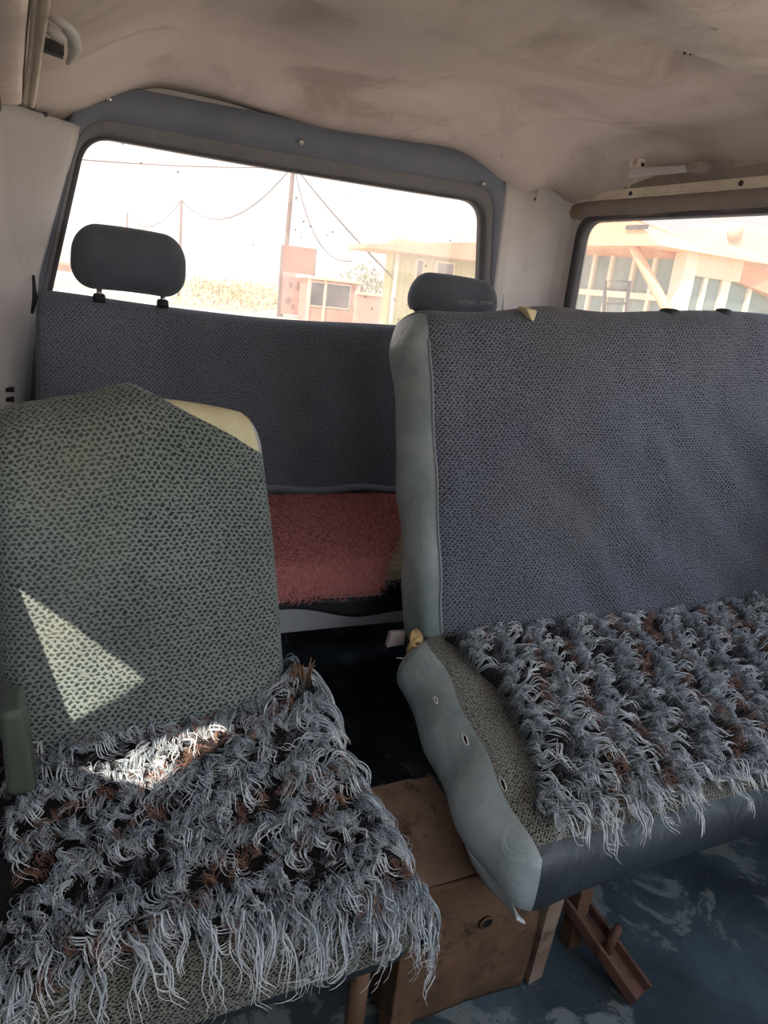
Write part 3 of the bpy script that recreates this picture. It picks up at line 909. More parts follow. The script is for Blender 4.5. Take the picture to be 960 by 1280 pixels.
# lower cloth edge with a gathered hem
b = MB(); b.tube([(.02+i*.0335, 1.728+.003*math.sin(i*1.7), .487+.004*math.sin(i*.9)) for i in range(40)], .010, 8); b.build('hem', 'weave_hazed', rb)
def rear_cush(p):
    u, d, z = p.x, p.y, p.z; L = .47; t = d/L
    return Vector((.01+u, 1.275+d, .445+.006*t-.062+z))
pr = rbox(1.36, .47, .062, (.03, .03, .028), .025, rear_cush)
rc = pr['all'].build('seat_cushion', 'vinyl_black', rear)
b = MB(); ur = []
def skirt(u, v):
    x = .02+1.34*u; z = .39-(.012+.030*sstep(.42, .62, x))*v
    return ((x, 1.282+.006*math.sin(u*40), z), (x, z))
o = MB().grid(skirt, 60, 4).build('front_skirt', 'vinyl_black', rear); solid(o, .008)
b = MB(); b.box((.03, 1.50, .205), (.92, 1.53, .36)); o = b.build('base_panel', 'white_paint', rear, False); bevel(o, .004); o['label'] = 'pale panel under the bench'  # plain pale box set below the rear cushion
b = MB(); b.box((.93, 1.50, .0), (1.36, 1.53, .36)); o = b.build('base_panel', 'vinyl_black', rear, False)
for x in (.05, 1.33):
    b = MB(); b.box((x-.015, 1.56, 0), (x+.015, 1.59, .384)); b.build('leg', 'vinyl_black', rear, False)
def headrest(x0, x1, z0, z1, y, tilt, yaw=0, mat='head_cloth'):
    W, H, T = x1-x0, z1-z0, .095
    cx = (x0+x1)/2
    def fn(p):
        u, w, v = p.x-W/2, p.y-T/2, p.z
        s = u/W*2
        vv = v + .006*math.cos(s*1.4)
        q = Vector((u*(1-.04*(v/H)), w*(1-.18*abs(s)**3), vv))
        q = Matrix.Rotation(tilt, 3, 'Y') @ q
        q = Matrix.Rotation(yaw, 3, 'Z') @ q
        q = q + Vector((cx, y, z0))
        q.y += .004*nz((u, v, w), 12)
        return q
    o = rbox(W, T, H, (.052, .047, .058), .008, fn)['all'].build('headrest', mat, rear)
    for s in (-.25, .30):
        b = MB(); px = cx+s*W
        b.tube([(px, y+.002, z0-.05), (px, y+.002, z0+.03)], .006, 10); b.build('post', 'chrome', o)
        b = MB(); b.tube([(px, y+.002, z0-.022), (px, y+.002, z0-.006), (px, y+.002, z0-.003)], [.014, .013, .009], 12); b.build('post_guide', 'dark_plastic', o)
    return o
hl = headrest(.085, .333, .922, 1.058, 1.82, 0.02); hl['label'] = 'left headrest, plain slate cloth'
hr = headrest(.895, 1.165, .935, 1.045, 1.80, .02); hr['label'] = 'right headrest behind the front bench'

# ================================================================== fur covers
def wrap(d, lim, r):
    """carry a distance over a rounded edge: -> (along, drop)"""
    d = np.asarray(d, float); e = np.maximum(0, d-lim); th_ = np.minimum(e/r, math.pi/2)
    rest = np.maximum(0, e-r*math.pi/2)
    return np.where(d < lim, d, lim+r*np.sin(th_)), np.where(d < lim, 0, r*(1-np.cos(th_))+rest)

def strands(name, mat, parent, paths, rad, cols, sides=3):
    """paths (N,K,3), rad (N,K), cols (N,K,3): thin tapering strands in one mesh"""
    N, K, _ = paths.shape
    o = np.array(ORIG.get(parent.name, (0, 0, 0))) if parent else np.zeros(3)
    T = np.gradient(paths, axis=1); T /= np.linalg.norm(T, axis=2, keepdims=True)+1e-9
    ref = np.array([.31, .17, .93]); A = np.cross(T, ref); A /= np.linalg.norm(A, axis=2, keepdims=True)+1e-9
    Bn = np.cross(T, A)
    V = np.empty((N, K, sides, 3), np.float32)
    for k in range(sides):
        a = 2*math.pi*k/sides
        V[:, :, k] = paths+(A*math.cos(a)+Bn*math.sin(a))*rad[:, :, None]-o
    idx = np.arange(N*K*sides).reshape(N, K, sides)
    F = np.empty((N, K-1, sides, 4), np.int32)
    for k in range(sides):
        j = (k+1) % sides
        F[:, :, k, 0] = idx[:, :-1, k]; F[:, :, k, 1] = idx[:, :-1, j]; F[:, :, k, 2] = idx[:, 1:, j]; F[:, :, k, 3] = idx[:, 1:, k]
    F = F.reshape(-1); nf = len(F)//4
    me = bpy.data.meshes.new(name); me.vertices.add(N*K*sides); me.vertices.foreach_set('co', V.ravel())
    me.loops.add(len(F)); me.loops.foreach_set('vertex_index', F)
    me.polygons.add(nf); me.polygons.foreach_set('loop_start', np.arange(0, nf*4, 4, dtype=np.int32))
    me.polygons.foreach_set('loop_total', np.full(nf, 4, np.int32)); me.polygons.foreach_set('use_smooth', np.ones(nf, bool))
    ca = me.color_attributes.new('Col', 'FLOAT_COLOR', 'POINT')
    cc = np.ones((N, K, sides, 4), np.float32); cc[..., :3] = cols[:, :, None, :]
    ca.data.foreach_set('color', cc.ravel())
    me.update(calc_edges=True); me.validate()
    return link(name, me, parent, M[mat])

def lin(r, g, b): return np.array(srgb(r, g, b)[:3])

def shaggy(cover, mp, rows, seed, inside, flow, K=13, per=11, nover=.6, step=.0095, spacing=.074, fringe=(), fl_=.06):
    """rows of curly locks on a surface given by mp(a,b,h); rows: list of polylines in (a,b)"""
    R = np.random.default_rng(seed)
    P = []; RAD = []; COL = []
    def lock(a0, b0, fa, L, n, kind, tipw):
        ph = R.uniform(0, 6.28); fr = R.uniform(1.0, 2.0)*(L/.05)**.5; amp = R.uniform(.0035, .0075)
        curl = R.normal(0, .35)
        t = np.linspace(0, 1, K)
        hh = R.uniform(.010, .020)
        cb = R.uniform(.75, 1.15)
        for _ in range(n):
            sa, sb = R.normal(0, .0046 if kind != 'tip' else .0034, 2)
            l = L*R.uniform(.75, 1.08); f = fa+R.normal(0, .07)
            conv = (1-t)**1.1*.95+(.08 if kind != 'tip' else .03)
            ang = f+curl*t*1.4
            da = np.cumsum(np.cos(ang))*l/K; db = np.cumsum(np.sin(ang))*l/K
            w = amp*np.sin(fr*2*math.pi*t+ph+R.normal(0, .13))*t**.6+R.normal(0, .0008)
            a = a0+sa*conv+da-np.sin(ang)*w; b = b0+sb*conv+db+np.cos(ang)*w
            h = .002+hh*R.uniform(.6, 1.3)*np.sin(np.minimum(1, t*1.25)*math.pi*.82)**.8+.004*np.sin(fr*2*math.pi*t+ph+1.5)*t
            h = np.maximum(h, .0025)
            P.append(mp(a, b, h))
            RAD.append(R.uniform(.00042, .00070)*(1-.82*t**1.8)*tipw)
            g = R.uniform(0, 1)
            if kind == 'brown':
                c0 = lin(64, 42, 34); c1 = lin(124, 78, 58)*R.uniform(.6, 1.2); c2 = lin(150, 110, 84)
            elif kind == 'dark':
                c0 = lin(26, 27, 30); c1 = lin(52, 52, 58)*R.uniform(.7, 1.2); c2 = lin(92, 92, 98)
            else:
                c0 = lin(32, 38, 44); c1 = (lin(94, 108, 118) if g < .6 else lin(160, 170, 178))*cb; c2 = lin(236, 238, 238)*R.uniform(.8, 1.0)
                if kind == 'tip': c0 = lin(60, 68, 75); c1 = lin(174, 181, 186); c2 = lin(246, 246, 244)
            tt = t[:, None]
            c = np.where(tt < .45, c0+(c1-c0)*tt/.45, c1+(c2-c1)*((tt-.45)/.55)**1.3)
            COL.append(np.clip(c, 0, .95))
    for ri, row in enumerate(rows):
        d = 0; row = [np.array(p, float) for p in row]
        Ls = [np.linalg.norm(row[i+1]-row[i]) for i in range(len(row)-1)]
        tot = sum(Ls); s = 0
        while s < tot:
            i = 0; q = s
            while q > Ls[i]: q -= Ls[i]; i += 1
            p = row[i]+(row[i+1]-row[i])*q/Ls[i]; dirr = (row[i+1]-row[i])/Ls[i]; nrm = np.array([-dirr[1], dirr[0]])
            wav = .010*math.sin(s*38+ri*2.1)
            for off, kind, n in ((R.uniform(-.44, -.20)*spacing, 'grey', per), (R.uniform(-.26, -.04)*spacing, 'grey', per),
                                 (R.uniform(.30, .60)*spacing, 'brown' if math.sin(ri*1.9+s*9+seed) > -.25 else 'dark', 7)):
                c = p+nrm*(off+wav)+R.normal(0, .003, 2)
                if not inside(c[0], c[1]): continue
                fl = flow(c[0], c[1])
                L = R.uniform(.025, .039) if kind == 'grey' else R.uniform(.018, .030)
                lock(c[0], c[1], fl+R.normal(0, .22), L, n, kind, 1.0 if kind == 'grey' else .9)
            # pointed pale tip lock on the flow side of the row
            if R.uniform() < nover:
                c = p+nrm*(R.uniform(-.15, .15)*spacing+wav)
                if inside(c[0], c[1]):
                    lock(c[0], c[1], flow(c[0], c[1])+R.normal(0, .22), R.uniform(.044, .066), R.integers(4, 7), 'tip', 1.9)
            s += step
    for a, b, fa in fringe:
        lock(a+R.normal(0, .003), b+R.normal(0, .006), fa+R.normal(0, .16), fl_*R.uniform(.75, 1.25), R.integers(5, 8), 'tip', 2.1)
        lock(a+R.normal(0, .006), b-.01+R.normal(0, .008), fa+R.normal(0, .2), fl_*R.uniform(.5, .8), 9, 'grey', 1.1)
    P = np.array(P); RAD = np.array(RAD); COL = np.array(COL)
    return P, RAD, COL

def pad_sheet(name, mat, mp, outline_fn, nu, nv, h0, parent):
    mb = MB()
    def fn(u, v):
        a, b = outline_fn(u, v); p = mp(np.array([a]), np.array([b]), np.array([h0]))[0]
        return ((float(p[0]), float(p[1]), float(p[2])), (a, b))
    o = mb.grid(fn, nu, nv).build(name, mat, parent); solid(o, .006, 0); return o

# ---- grey shaggy cover on the right bench: a across (0 at the vinyl end), b from the back to the front
def mpB(a, b, h):
    a = np.asarray(a, float); b = np.asarray(b, float)
    al, dr = wrap(b, .455, .05)
    t = 1-al/.505                     # 1 at the back
    d = t*.56
    xl = .508+(.590-.508)*t
    x = xl+a*(1.50-xl)/.93
    y = .548+(.985+.05-.548)*t-.010
    tp = np.clip(t, 0, 1)
    z = .375+(.437-.375)*tp**.8-.012*np.exp(-((a-.45)/.35)**2)*np.exp(-((tp-.5)/.4)**2)-dr
    vert = np.clip(dr/.05, 0, 1)
    return np.stack([x, y-h*vert, z+.006+h*(1-vert)], -1)
def left_lim(b): return .032+.046*math.sin(min(1, b/.46)*math.pi)**.8+.004*math.sin(b*40)
gb = thing('seat_cover', 'shaggy grey striped fur cover lying on the right bench seat', 'seat cover', (1.05, .75, .40), 'shaggy grey fur seat covers')
bk = pad_sheet('backing', 'pile_back', mpB, lambda u, v: (left_lim(v*.46)+.018+(.88-left_lim(v*.46))*u, .045+.40*v), 60, 34, .002, gb)
rowsB = []
for i in range(-2, 16):
    a0 = .04+i*.074
    rowsB.append([(a0+.05, .05), (a0+.03, .16), (a0-.015, .30), (a0-.055, .42), (a0-.075, .49)])
rowsB = [r[::-1] for r in rowsB]
ins = lambda a, b: left_lim(b)-.004 < a < .915 and .05 < b < .452
flowB = lambda a, b: -.30+1.75*min(1, max(0, (b-.20)/.28))      # tips lie towards the right, then hang over the front
frB = [(.085+i*.0155, .440+.012*math.sin(i*1.3), 1.15) for i in range(52)]
P, RD, CL_ = shaggy(gb, mpB, rowsB, 11, ins, flowB, fringe=frB, fl_=.056)
o = strands('pile', 'strand', gb, P, RD, CL_); o['kind'] = 'stuff'

# ---- grey shaggy cover on the single seat: hangs over the front and the aisle side
def mpS(a, b, h):
    a = np.asarray(a, float); b = np.asarray(b, float)
    al, dr = wrap(b, .40, .05); ac, ds = wrap(a, .385, .045)
    t = 1-al/.46; tp = np.clip(t, 0, 1)
    x = -.045+ac*(.425+.02*tp)/.43
    y = .535+.415*t-.010
    z = .372+.033*tp-dr-ds
    # rucked up against the backrest at the aisle side
    z = z+.030*np.exp(-((a-.37)/.05)**2)*np.clip((tp-.62)/.3, 0, 1)
    vb = np.clip(dr/.05, 0, 1); va = np.clip(ds/.045, 0, 1)
    return np.stack([x+h*va, y-h*vb*(1-va), z+.006+h*(1-np.maximum(va, vb))], -1)
gs = thing('seat_cover', 'shaggy grey striped fur cover draped over the single left seat and its front edge', 'seat cover', (.17, .70, .37), 'shaggy grey fur seat covers')
sidelim = lambda b: .405+.075*sstep(.22, .40, b)
def endlim(a): return .428-.016*math.sin(a*12)
pad_sheet('backing', 'pile_back', mpS, lambda u, v: (.0+sidelim(.02+v*.44)*u, .02+(endlim(sidelim(.02+v*.44)*u)-.02)*v), 44, 40, .002, gs)
rowsS = []
for i in range(-3, 13):
    b0 = .03+i*.070
    rowsS.append([(.0, b0+.10), (.10, b0+.055), (.20, b0+.01), (.32, b0-.045), (.42, b0-.10), (.47, b0-.13)])
insS = lambda a, b: .004 < a < sidelim(b)-.004 and .012 < b < endlim(a)-.004
flowS = lambda a, b: lerp(1.25, 1.45, a/.4) if a < .39 else .9
frS = [(.01+i*.0145, endlim(.01+i*.0145)-.022+.01*math.sin(i*1.7), 1.45) for i in range(30)]
frS += [(.37+.03*math.sin(i*2.2), .02+i*.014, (.2, 2.6, -.5, 1.2)[i % 4]) for i in range(16)]
frS += [(sidelim(.24+i*.016)-.02, .24+i*.016, .9) for i in range(13)]
P, RD, CL_ = shaggy(gs, mpS, rowsS, 5, insS, flowS, per=11, spacing=.070, fringe=frS, fl_=.075)
o = strands('pile', 'strand', gs, P, RD, CL_); o['kind'] = 'stuff'

# ---- red shaggy cover on the rear bench
def mpR(a, b, h):
    al, dr = wrap(np.asarray(b, float), .445, .03)
    x = .02+np.asarray(a, float); y = 1.735-al
    vert = np.clip(dr/.03, 0, 1)
    return np.stack([x, y-h*vert, .456-dr*1.0+h*(1-vert)+.008*np.sin(al*9+.5)], -1)
redlim = lambda b: .95-.345*b/.5
rd = thing('seat_cover', 'dusty red shaggy fur cover on the rear bench', 'seat cover', (.45, 1.5, .46))
pad_sheet('backing', 'red_back', mpR, lambda u, v: (.30+(redlim(.492*v)-.30)*u, .0+.492*v), 30, 30, .001, rd)
R = np.random.default_rng(4); N = 20000; K = 6
b0 = np.where(R.uniform(0, 1, N) < .78, R.uniform(.0, .478, N), R.uniform(.43, .492, N)); a0 = .305+R.uniform(0, 1, N)*(redlim(b0)-.31)
t = np.linspace(0, 1, K)[None, :]
ang = R.normal(1.2, .9, (N, 1)); L = R.uniform(.016, .030, (N, 1))
bend = R.normal(0, .8, (N, 1))
a = a0[:, None]+L*t*np.cos(ang+bend*t)*.8; b = b0[:, None]+L*t*np.sin(ang+bend*t)*.8
h = .002+L*.55*np.sin(t*2.0)+R.normal(0, .001, (N, 1))
P = mpR(a, b, np.maximum(h, .001))
col = R.uniform(.65, 1.15, (N, 1, 1))*(lin(160, 68, 74)[None, None]*(1-t[..., None])+lin(236, 156, 154)[None, None]*t[..., None])
o = strands('pile', 'strand', rd, P, np.broadcast_to(.0009*(1-.75*t**1.5), (N, K)), np.clip(col, 0, .9)); o['kind'] = 'stuff'
# ---- pale shaggy cover beside it
wh = thing('seat_cover', 'whitish shaggy cover just showing beside the red one on the rear bench', 'seat cover', (1.0, 1.5, .46))
pad_sheet('backing', 'foam', mpR, lambda u, v: (redlim(.48*v)+.002+.40*u, .0+.48*v), 20, 20, .001, wh)
N = 5000
b0 = R.uniform(.0, .482, N); a0 = redlim(b0)-.006+.40*R.uniform(0, 1, N); ang = R.normal(1.4, .7, (N, 1)); L = R.uniform(.015, .032, (N, 1)); bend = R.normal(0, .8, (N, 1))
a = a0[:, None]+L*t*np.cos(ang+bend*t)*.8; b = b0[:, None]+L*t*np.sin(ang+bend*t)*.8
P = mpR(a, b, .002+L*.5*np.sin(t*2.0))
col = R.uniform(.7, 1.1, (N, 1, 1))*(lin(150, 145, 140)[None, None]*(1-t[..., None])+lin(214, 208, 200)[None, None]*t[..., None])
o = strands('pile', 'strand', wh, P, np.broadcast_to(.0008*(1-.75*t**1.5), (N, K)), np.clip(col, 0, .9)); o['kind'] = 'stuff'

# ================================================================== grab handles and roof bits
gh = thing('grab_handle', 'pale curved grab handle at the roof edge, top left', 'grab handle', tuple(at(72, 55, Z=1.335)))
Hc = [at(85, 80, Z=1.285), at(93, 64, Z=1.276), at(92, 48, Z=1.276), at(84, 35, Z=1.280), at(73, 26, Z=1.290), at(64, 24, Z=1.312)]
b = MB()
def strip(pts, w, tck):
    mb = MB(); pts = [Vector(p) for p in pts]; fine = []
    n = len(pts)
    for i in range(n-1):
        p0, p1, p2, p3 = pts[max(0, i-1)], pts[i], pts[i+1], pts[min(n-1, i+2)]
        for k in range(6):
            q = k/6; fine.append(.5*((2*p1)+(p2-p0)*q+(2*p0-5*p1+4*p2-p3)*q*q+(3*p1-p0-3*p2+p3)*q**3))
    fine.append(pts[-1]); loops = []
    for i, p in enumerate(fine):
        tg = (fine[min(len(fine)-1, i+1)]-fine[max(0, i-1)]).normalized()
        sd = tg.cross(Vector((0, 0, 1))).normalized(); up = sd.cross(tg)
        e = min(1, .35+3*min(i, len(fine)-1-i)/len(fine))
        loops.append([p+sd*math.cos(a)*w*e+up*math.sin(a)*tck*e for a in [2*math.pi*k/12 for k in range(12)]])
    m_ = loft(loops); m_.add(loops[0], [tuple(range(11, -1, -1))]); m_.add(loops[-1], [tuple(range(12))]); return m_
strip(Hc, .0095, .006).build('grip', 'pillar', gh)
b = MB(); q0, q1 = at(52, 57, Z=1.296), at(80, 67, Z=1.285)
b.hexa([q0+Vector((0, -.012, -.006)), q1+Vector((0, -.012, -.006)), q1+Vector((0, .018, -.006)), q0+Vector((0, .018, -.006))],
       [q0+Vector((0, -.012, .012)), q1+Vector((0, -.012, .012)), q1+Vector((0, .018, .012)), q0+Vector((0, .018, .012))])
o = b.build('bracket', 'gasket', gh, False); bevel(o, .003)
b = MB(); q0, q1 = at(57, 33, Z=1.305), at(80, 52, Z=1.288)
b.tube([q0, q0.lerp(q1, .5), q1], [.006, .008, .006], 10); b.build('arm', 'pillar', gh)

g2 = thing('grab_handle', 'broken cream grab handle above the side window', 'grab handle', tuple(at(822, 215, X=1.46)))
zr = lambda sx, sy: at(sx, sy, X=1.425)
a0, a1 = zr(785, 222), zr(858, 214); b0_, b1_ = zr(785, 210), zr(856, 206)
mb = MB()
mb.hexa([a0, a1, a1+Vector((.014, 0, 0)), a0+Vector((.014, 0, 0))], [b0_, b1_, b1_+Vector((.014, 0, 0)), b0_+Vector((.014, 0, 0))])
o = mb.build('grip', 'pillar', g2, False); bevel(o, .003, 3)
mb = MB(); p = zr(794, 205); mb.box((p.x-.004, p.y-.018, p.z-.008), (p.x+.016, p.y-.006, p.z+.012)); mb.box((p.x-.004, p.y+.004, p.z-.008), (p.x+.016, p.y+.016, p.z+.014))
mb.box((p.x+.002, p.y-.018, p.z-.010), (p.x+.018, p.y+.018, p.z+.004))
o = mb.build('hinge_block', 'rail', g2, False); bevel(o, .002); o['label'] = 'cream clip snapped at the handle end'
mb = MB(); p = zr(866, 207); mb.box((p.x, p.y-.02, p.z-.012), (p.x+.04, p.y+.02, p.z+.010)); o = mb.build('bracket', 'door_lining', g2, False); bevel(o, .004)
mb = MB(); p = zr(796, 224); mb.tube([p, p+Vector((0, .006, -.006)), p+Vector((.0, .022, -.010)), p+Vector((.0, .028, -.022))], .0016, 6); mb.build('loose_wire', 'rail', g2)
# hook button pulling the headliner
bt = MB(); p = Vector((1.07, 1.155, zc(1.07, 1.155)-.010))
bt.box((p.x-.010, p.y-.004, p.z-.006), (p.x+.010, p.y+.004, p.z+.004)); bt.tube([p+Vector((-.007, 0, -.002)), p+Vector((-.007, 0, -.014))], .0022, 8); bt.tube([p+Vector((.007, 0, -.002)), p+Vector((.007, 0, -.012))], .0022, 8)
o = bt.build('roof_hook', 'gasket', None, False); recenter(o); tag(o, 'small dark two-pronged hook in a dimple of the roof lining', 'hook')
# little metal bits and wire at the upper right window corner
mb = MB(); p = at(632, 232, Y=1.93); mb.tube([p, p+Vector((0, 0, .02)), p+Vector((.004, 0, .024))], .0025, 6); mb.tube([p+Vector((.008, 0, .012)), p+Vector((.008, -.006, .018))], .004, 8)
o = mb.build('loose_screw', 'chrome'); recenter(o); tag(o, 'small bare screw poking out above the pale pillar panel', 'screw')
mb = MB(); p = at(720, 263, X=1.475); mb.tube([p+Vector((0, .02, .012)), p, p+Vector((0, -.012, -.004)), p+Vector((0, -.004, -.016))], .0028, 6)
o = mb.build('loose_wire', 'straw'); recenter(o); tag(o, 'short curl of wire hanging at the corner of the side window', 'wire')

# ================================================================== outdoors
GZ = -.60
def hz(name, c, c2, rough=.9, sc=1.0, c3=None):
    t = NT(name)
    col = t.mix(t.ramp(t.noise(sc, 6, .65), [(.35, 0.), (.65, 1.)]), srgb(*c), srgb(*c2))
    if c3: col = t.mix(t.ramp(t.noise(sc*.35, 5, .7), [(.48, 0.), (.58, 1.)]), col, srgb(*c3))
    t.bsdf(col, rough, .2); return t.mat
M['ground'] = hz('dry_ground', (204, 188, 168), (190, 170, 148), .95, .5, (190, 182, 132))
M['ochre'] = hz('ochre_fascia', (214, 160, 128), (198, 140, 108), .8, .8)
M['slat'] = hz('yellow_green_sheet', (196, 196, 140), (176, 178, 122), .7, 1.2)
M['wall_pink'] = hz('pinkish_render', (196, 150, 132), (176, 130, 112), .9, .8)
M['sign_red'] = hz('red_board', (212, 92, 66), (198, 84, 62), .7, 1.5)
M['sign_pale'] = hz('pale_board', (206, 150, 136), (188, 130, 116), .7, 3)
M['brown_blot'] = hz('brown_print', (136, 96, 90), (120, 84, 80), .8, 3)
M['pole'] = hz('pole_wood', (120, 100, 92), (100, 84, 78), .9, 3)
M['wire'] = hz('black_wire', (80, 76, 80), (70, 66, 70), .7)
M['win_dark'] = hz('dark_pane', (84, 88, 92), (70, 74, 80), .2, 1)
M['win_teal'] = hz('teal_pane', (112, 132, 128), (132, 150, 144), .15, .4)
M['cream_wall'] = hz('cream_render', (226, 204, 176), (214, 190, 160), .9, .6)
M['peach'] = hz('peach_fascia', (236, 188, 150), (226, 172, 134), .8, .6)
M['mullion'] = hz('cream_mullion', (236, 222, 200), (226, 210, 186), .6, 2)
M['leaf'] = hz('dusty_leaf', (128, 128, 84), (104, 108, 70), .9, 2)
M['dry_brush'] = hz('dry_brush', (196, 184, 138), (178, 164, 124), .95, 1.2)
M['hill'] = hz('hazy_ridge', (186, 168, 156), (172, 156, 146), .95, .05)
M['tank'] = hz('tank_cream', (226, 212, 184), (216, 198, 168), .7, 1)

mb = MB()
def gr(u, v):
    x = -60+220*u; y = -40+200*v; return ((x, y, GZ+.25*nz((x, y, 0), .05)*sstep(6, 30, abs(y)+abs(x))), (x, y))
o = mb.grid(gr, 110, 100).build('ground', 'ground'); struct(o)
# far ridge
mb = MB()
def ridge(u, v):
    x = -30+180*u; z = GZ-.5+v*(1.3+.9*nz((x, 0, 0), .06)+.35*nz((x, 3, 0), .4))
    return ((x, 112+4*v+.12*x, z), (x, z))
o = mb.grid(ridge, 240, 4).build('ridge', 'hill'); struct(o); o['label'] = 'low hazy ridge on the horizon'

def pole(px, py, Y, r, label, lean=0.0, crossarm=False):
    top = at(px, py, Y=Y)
    t = thing('utility_pole', label, 'pole', (top.x+lean, Y, GZ))
    b = MB(); b.tube([(top.x+lean, Y, GZ-.2), (top.x+lean*.5, Y, (GZ+top.z)/2), (top.x, Y, top.z)], [r*1.15, r, r*.8], 12); b.build('shaft', 'pole', t)
    b = MB(); b.tube([(top.x-r*2.5, Y, top.z-.12), (top.x, Y, top.z-.10), (top.x+r*2.5, Y, top.z-.12)], r*.3, 8)
    b.build('cross_arm', 'pole', t)
    for s in (-1, 1):
        b = MB(); b.tube([(top.x+s*r*2.2, Y, top.z-.12), (top.x+s*r*2.2, Y, top.z-.04), (top.x+s*r*2.2, Y, top.z+.02)], [r*.3, r*.45, r*.3], 8); b.build('insulator', 'mullion', t)
    return top
p1 = pole(367, 206, 28, .085, 'tallest utility pole beside the red board', -.12)
p2 = pole(227, 250, 42, .075, 'middle utility pole above the left headrest')
p3 = pole(159, 266, 60, .07, 'farthest short utility pole at the left of the rear window')
def cable(a, b, sag, label, r=.016):
    mb = MB(); pts = []
    for i in range(25):
        t_ = i/24; p = Vector(a).lerp(Vector(b), t_); p.z -= 4*sag*t_*(1-t_); pts.append(p)
    mb.tube(pts, r, 6); o = mb.build('power_line', 'wire'); recenter(o); tag(o, label, 'cable', 'overhead power lines'); return o
cable(p1, p2, 1.35, 'sagging cable between the tallest pole and the middle pole', .022)
cable(p2, p3, 1.1, 'sagging cable from the middle pole to the farthest pole', .022)
cable(p1, at(60, 160, Y=20), .12, 'upper of two flat cables running left from the tallest pole')
cable(p1+Vector((0, 0, -.08)), at(60, 196, Y=24), .10, 'lower of two flat cables running left from the tallest pole')
eB = at(492, 348, Y=17.5)
cable(p1, eB, .10, 'straighter cable dropping right from the tallest pole to the corrugated building', .022)
cable(p1+Vector((.05, 0, -.1)), at(440, 326, Y=19), .9, 'slacker cable drooping right from the tallest pole', .016)

# red board on posts
Y = 27.5; c0, c1 = at(355, 306, Y=Y), at(394, 309, Y=Y); zb = at(374, 341, Y=Y).z
sg = thing('sign_board', 'tall board with a red top panel standing by the utility pole', 'sign', ((c0.x+c1.x)/2, Y, GZ))
b = MB(); b.box((c0.x, Y, zb), (c1.x, Y+.10, c0.z)); o = b.build('top_panel', 'sign_red', sg, False)
b = MB(); b.box((c0.x+.02, Y+.01, GZ+.25), (c1.x-.02, Y+.09, zb)); o = b.build('lower_panel', 'sign_pale', sg, False)
rg = random.Random(5)
b = MB()
for i in range(7):
    x = c0.x+.12+rg.random()*(c1.x-c0.x-.5); z = GZ+.35+rg.random()*(zb-GZ-.55); n_ = 9; R_ = rg.uniform(.07, .16)
    b.add([(x+.12+R_*math.cos(k*.698)*rg.uniform(.6, 1.2), Y+.004, z+R_*1.3*math.sin(k*.698)*rg.uniform(.6, 1.2)) for k in range(n_)], [tuple(range(n_-1, -1, -1))])
b.build('worn_print', 'brown_blot', o, False)
for x in (c0.x-.03, c1.x+.03):
    b = MB(); b.box((x-.04, Y-.02, GZ), (x+.04, Y+.12, c0.z)); b.build('post', 'pole', sg, False)
# booth with two dark windows
Y = 26.0; k0, k1, k2 = at(388, 348, Y=Y), at(407, 349, Y=Y), at(447, 352, Y=Y)
bo = thing('kiosk', 'small pinkish kiosk with dark windows right of the red board', 'kiosk', ((k0.x+k2.x)/2, Y+.8, GZ))
b = MB(); b.box((k0.x, Y, GZ), (k2.x, Y+1.1, k0.z)); b.build('body', 'wall_pink', bo, False)
b = MB(); b.box((k0.x-.12, Y-.15, k0.z), (k2.x+.12, Y+1.25, k0.z+.10)); b.build('roof', 'cream_wall', bo, False)
zt, zb2 = k0.z-.12, at(420, 384, Y=Y).z
for xa, xb, nm in ((k0.x+.05, k1.x-.05, 'window'), (k1.x+.07, k2.x-.28, 'window')):
    b = MB(); b.box((xa-.04, Y-.035, zb2-.04), (xb+.04, Y+.02, zt+.04)); f = b.build(nm, 'mullion', bo, False)
    b = MB(); b.box((xa, Y-.045, zb2), (xb, Y-.03, zt)); b.build('pane', 'win_dark', f, False)
for x in (k0.x-.03, k1.x, k2.x):
    b = MB(); b.box((x-.045, Y-.07, GZ), (x+.045, Y, k0.z)); b.build('post', 'cream_wall', bo, False)
# low pink wall and posts between kiosk and corrugated building
Y = 25; w0, w1 = at(449, 368, Y=Y), at(500, 372, Y=Y)
lw = thing('garden_wall', 'low pinkish wall between the kiosk and the corrugated building', 'wall', ((w0.x+w1.x)/2, Y, GZ))
b = MB(); b.box((w0.x, Y, GZ), (w1.x+.6, Y+.25, w0.z)); b.build('panel', 'wall_pink', lw, False)
b = MB(); b.box((w0.x-.05, Y-.04, w0.z), (w1.x+.6, Y+.29, w0.z+.08)); b.build('coping', 'cream_wall', lw, False)

# corrugated building with a projecting canopy roof
Y = 18.0
t0, t1 = at(440, 308, Y=Y), at(606, 297, Y=Y)
f1 = at(485, 322, Y=Y); zw = at(560, 320, Y=Y).z
cb = thing('building', 'yellow-green corrugated building with an ochre canopy roof, seen through the rear window', 'building', (11, Y+2, GZ))
nn = 220; loops = []
x0, x1 = at(489, 360, Y=Y).x, 15.5
for zz in (GZ, zw+.25):
    loops.append([Vector((x0+(x1-x0)*i/nn, Y+.035*math.sin(i*1.25), zz)) for i in range(nn+1)])
mb = loft(loops, False)
mb.box((x0, Y+.06, GZ), (x1, Y+.5, zw+.2)); mb.build('corrugated_wall', 'slat', cb, False)
b = MB()
b.hexa([Vector((t0.x, Y-.9, t0.z-.02)), Vector((15.6, Y-.9, zw)), Vector((15.6, Y+1.5, zw)), Vector((t0.x+.5, Y+1.5, t0.z-.02))],
       [Vector((t0.x, Y-.9, t0.z+.06)), Vector((15.6, Y-.9, t1.z+.50)), Vector((15.6, Y+1.5, t1.z+.50)), Vector((t0.x+.5, Y+1.5, t0.z+.10))])
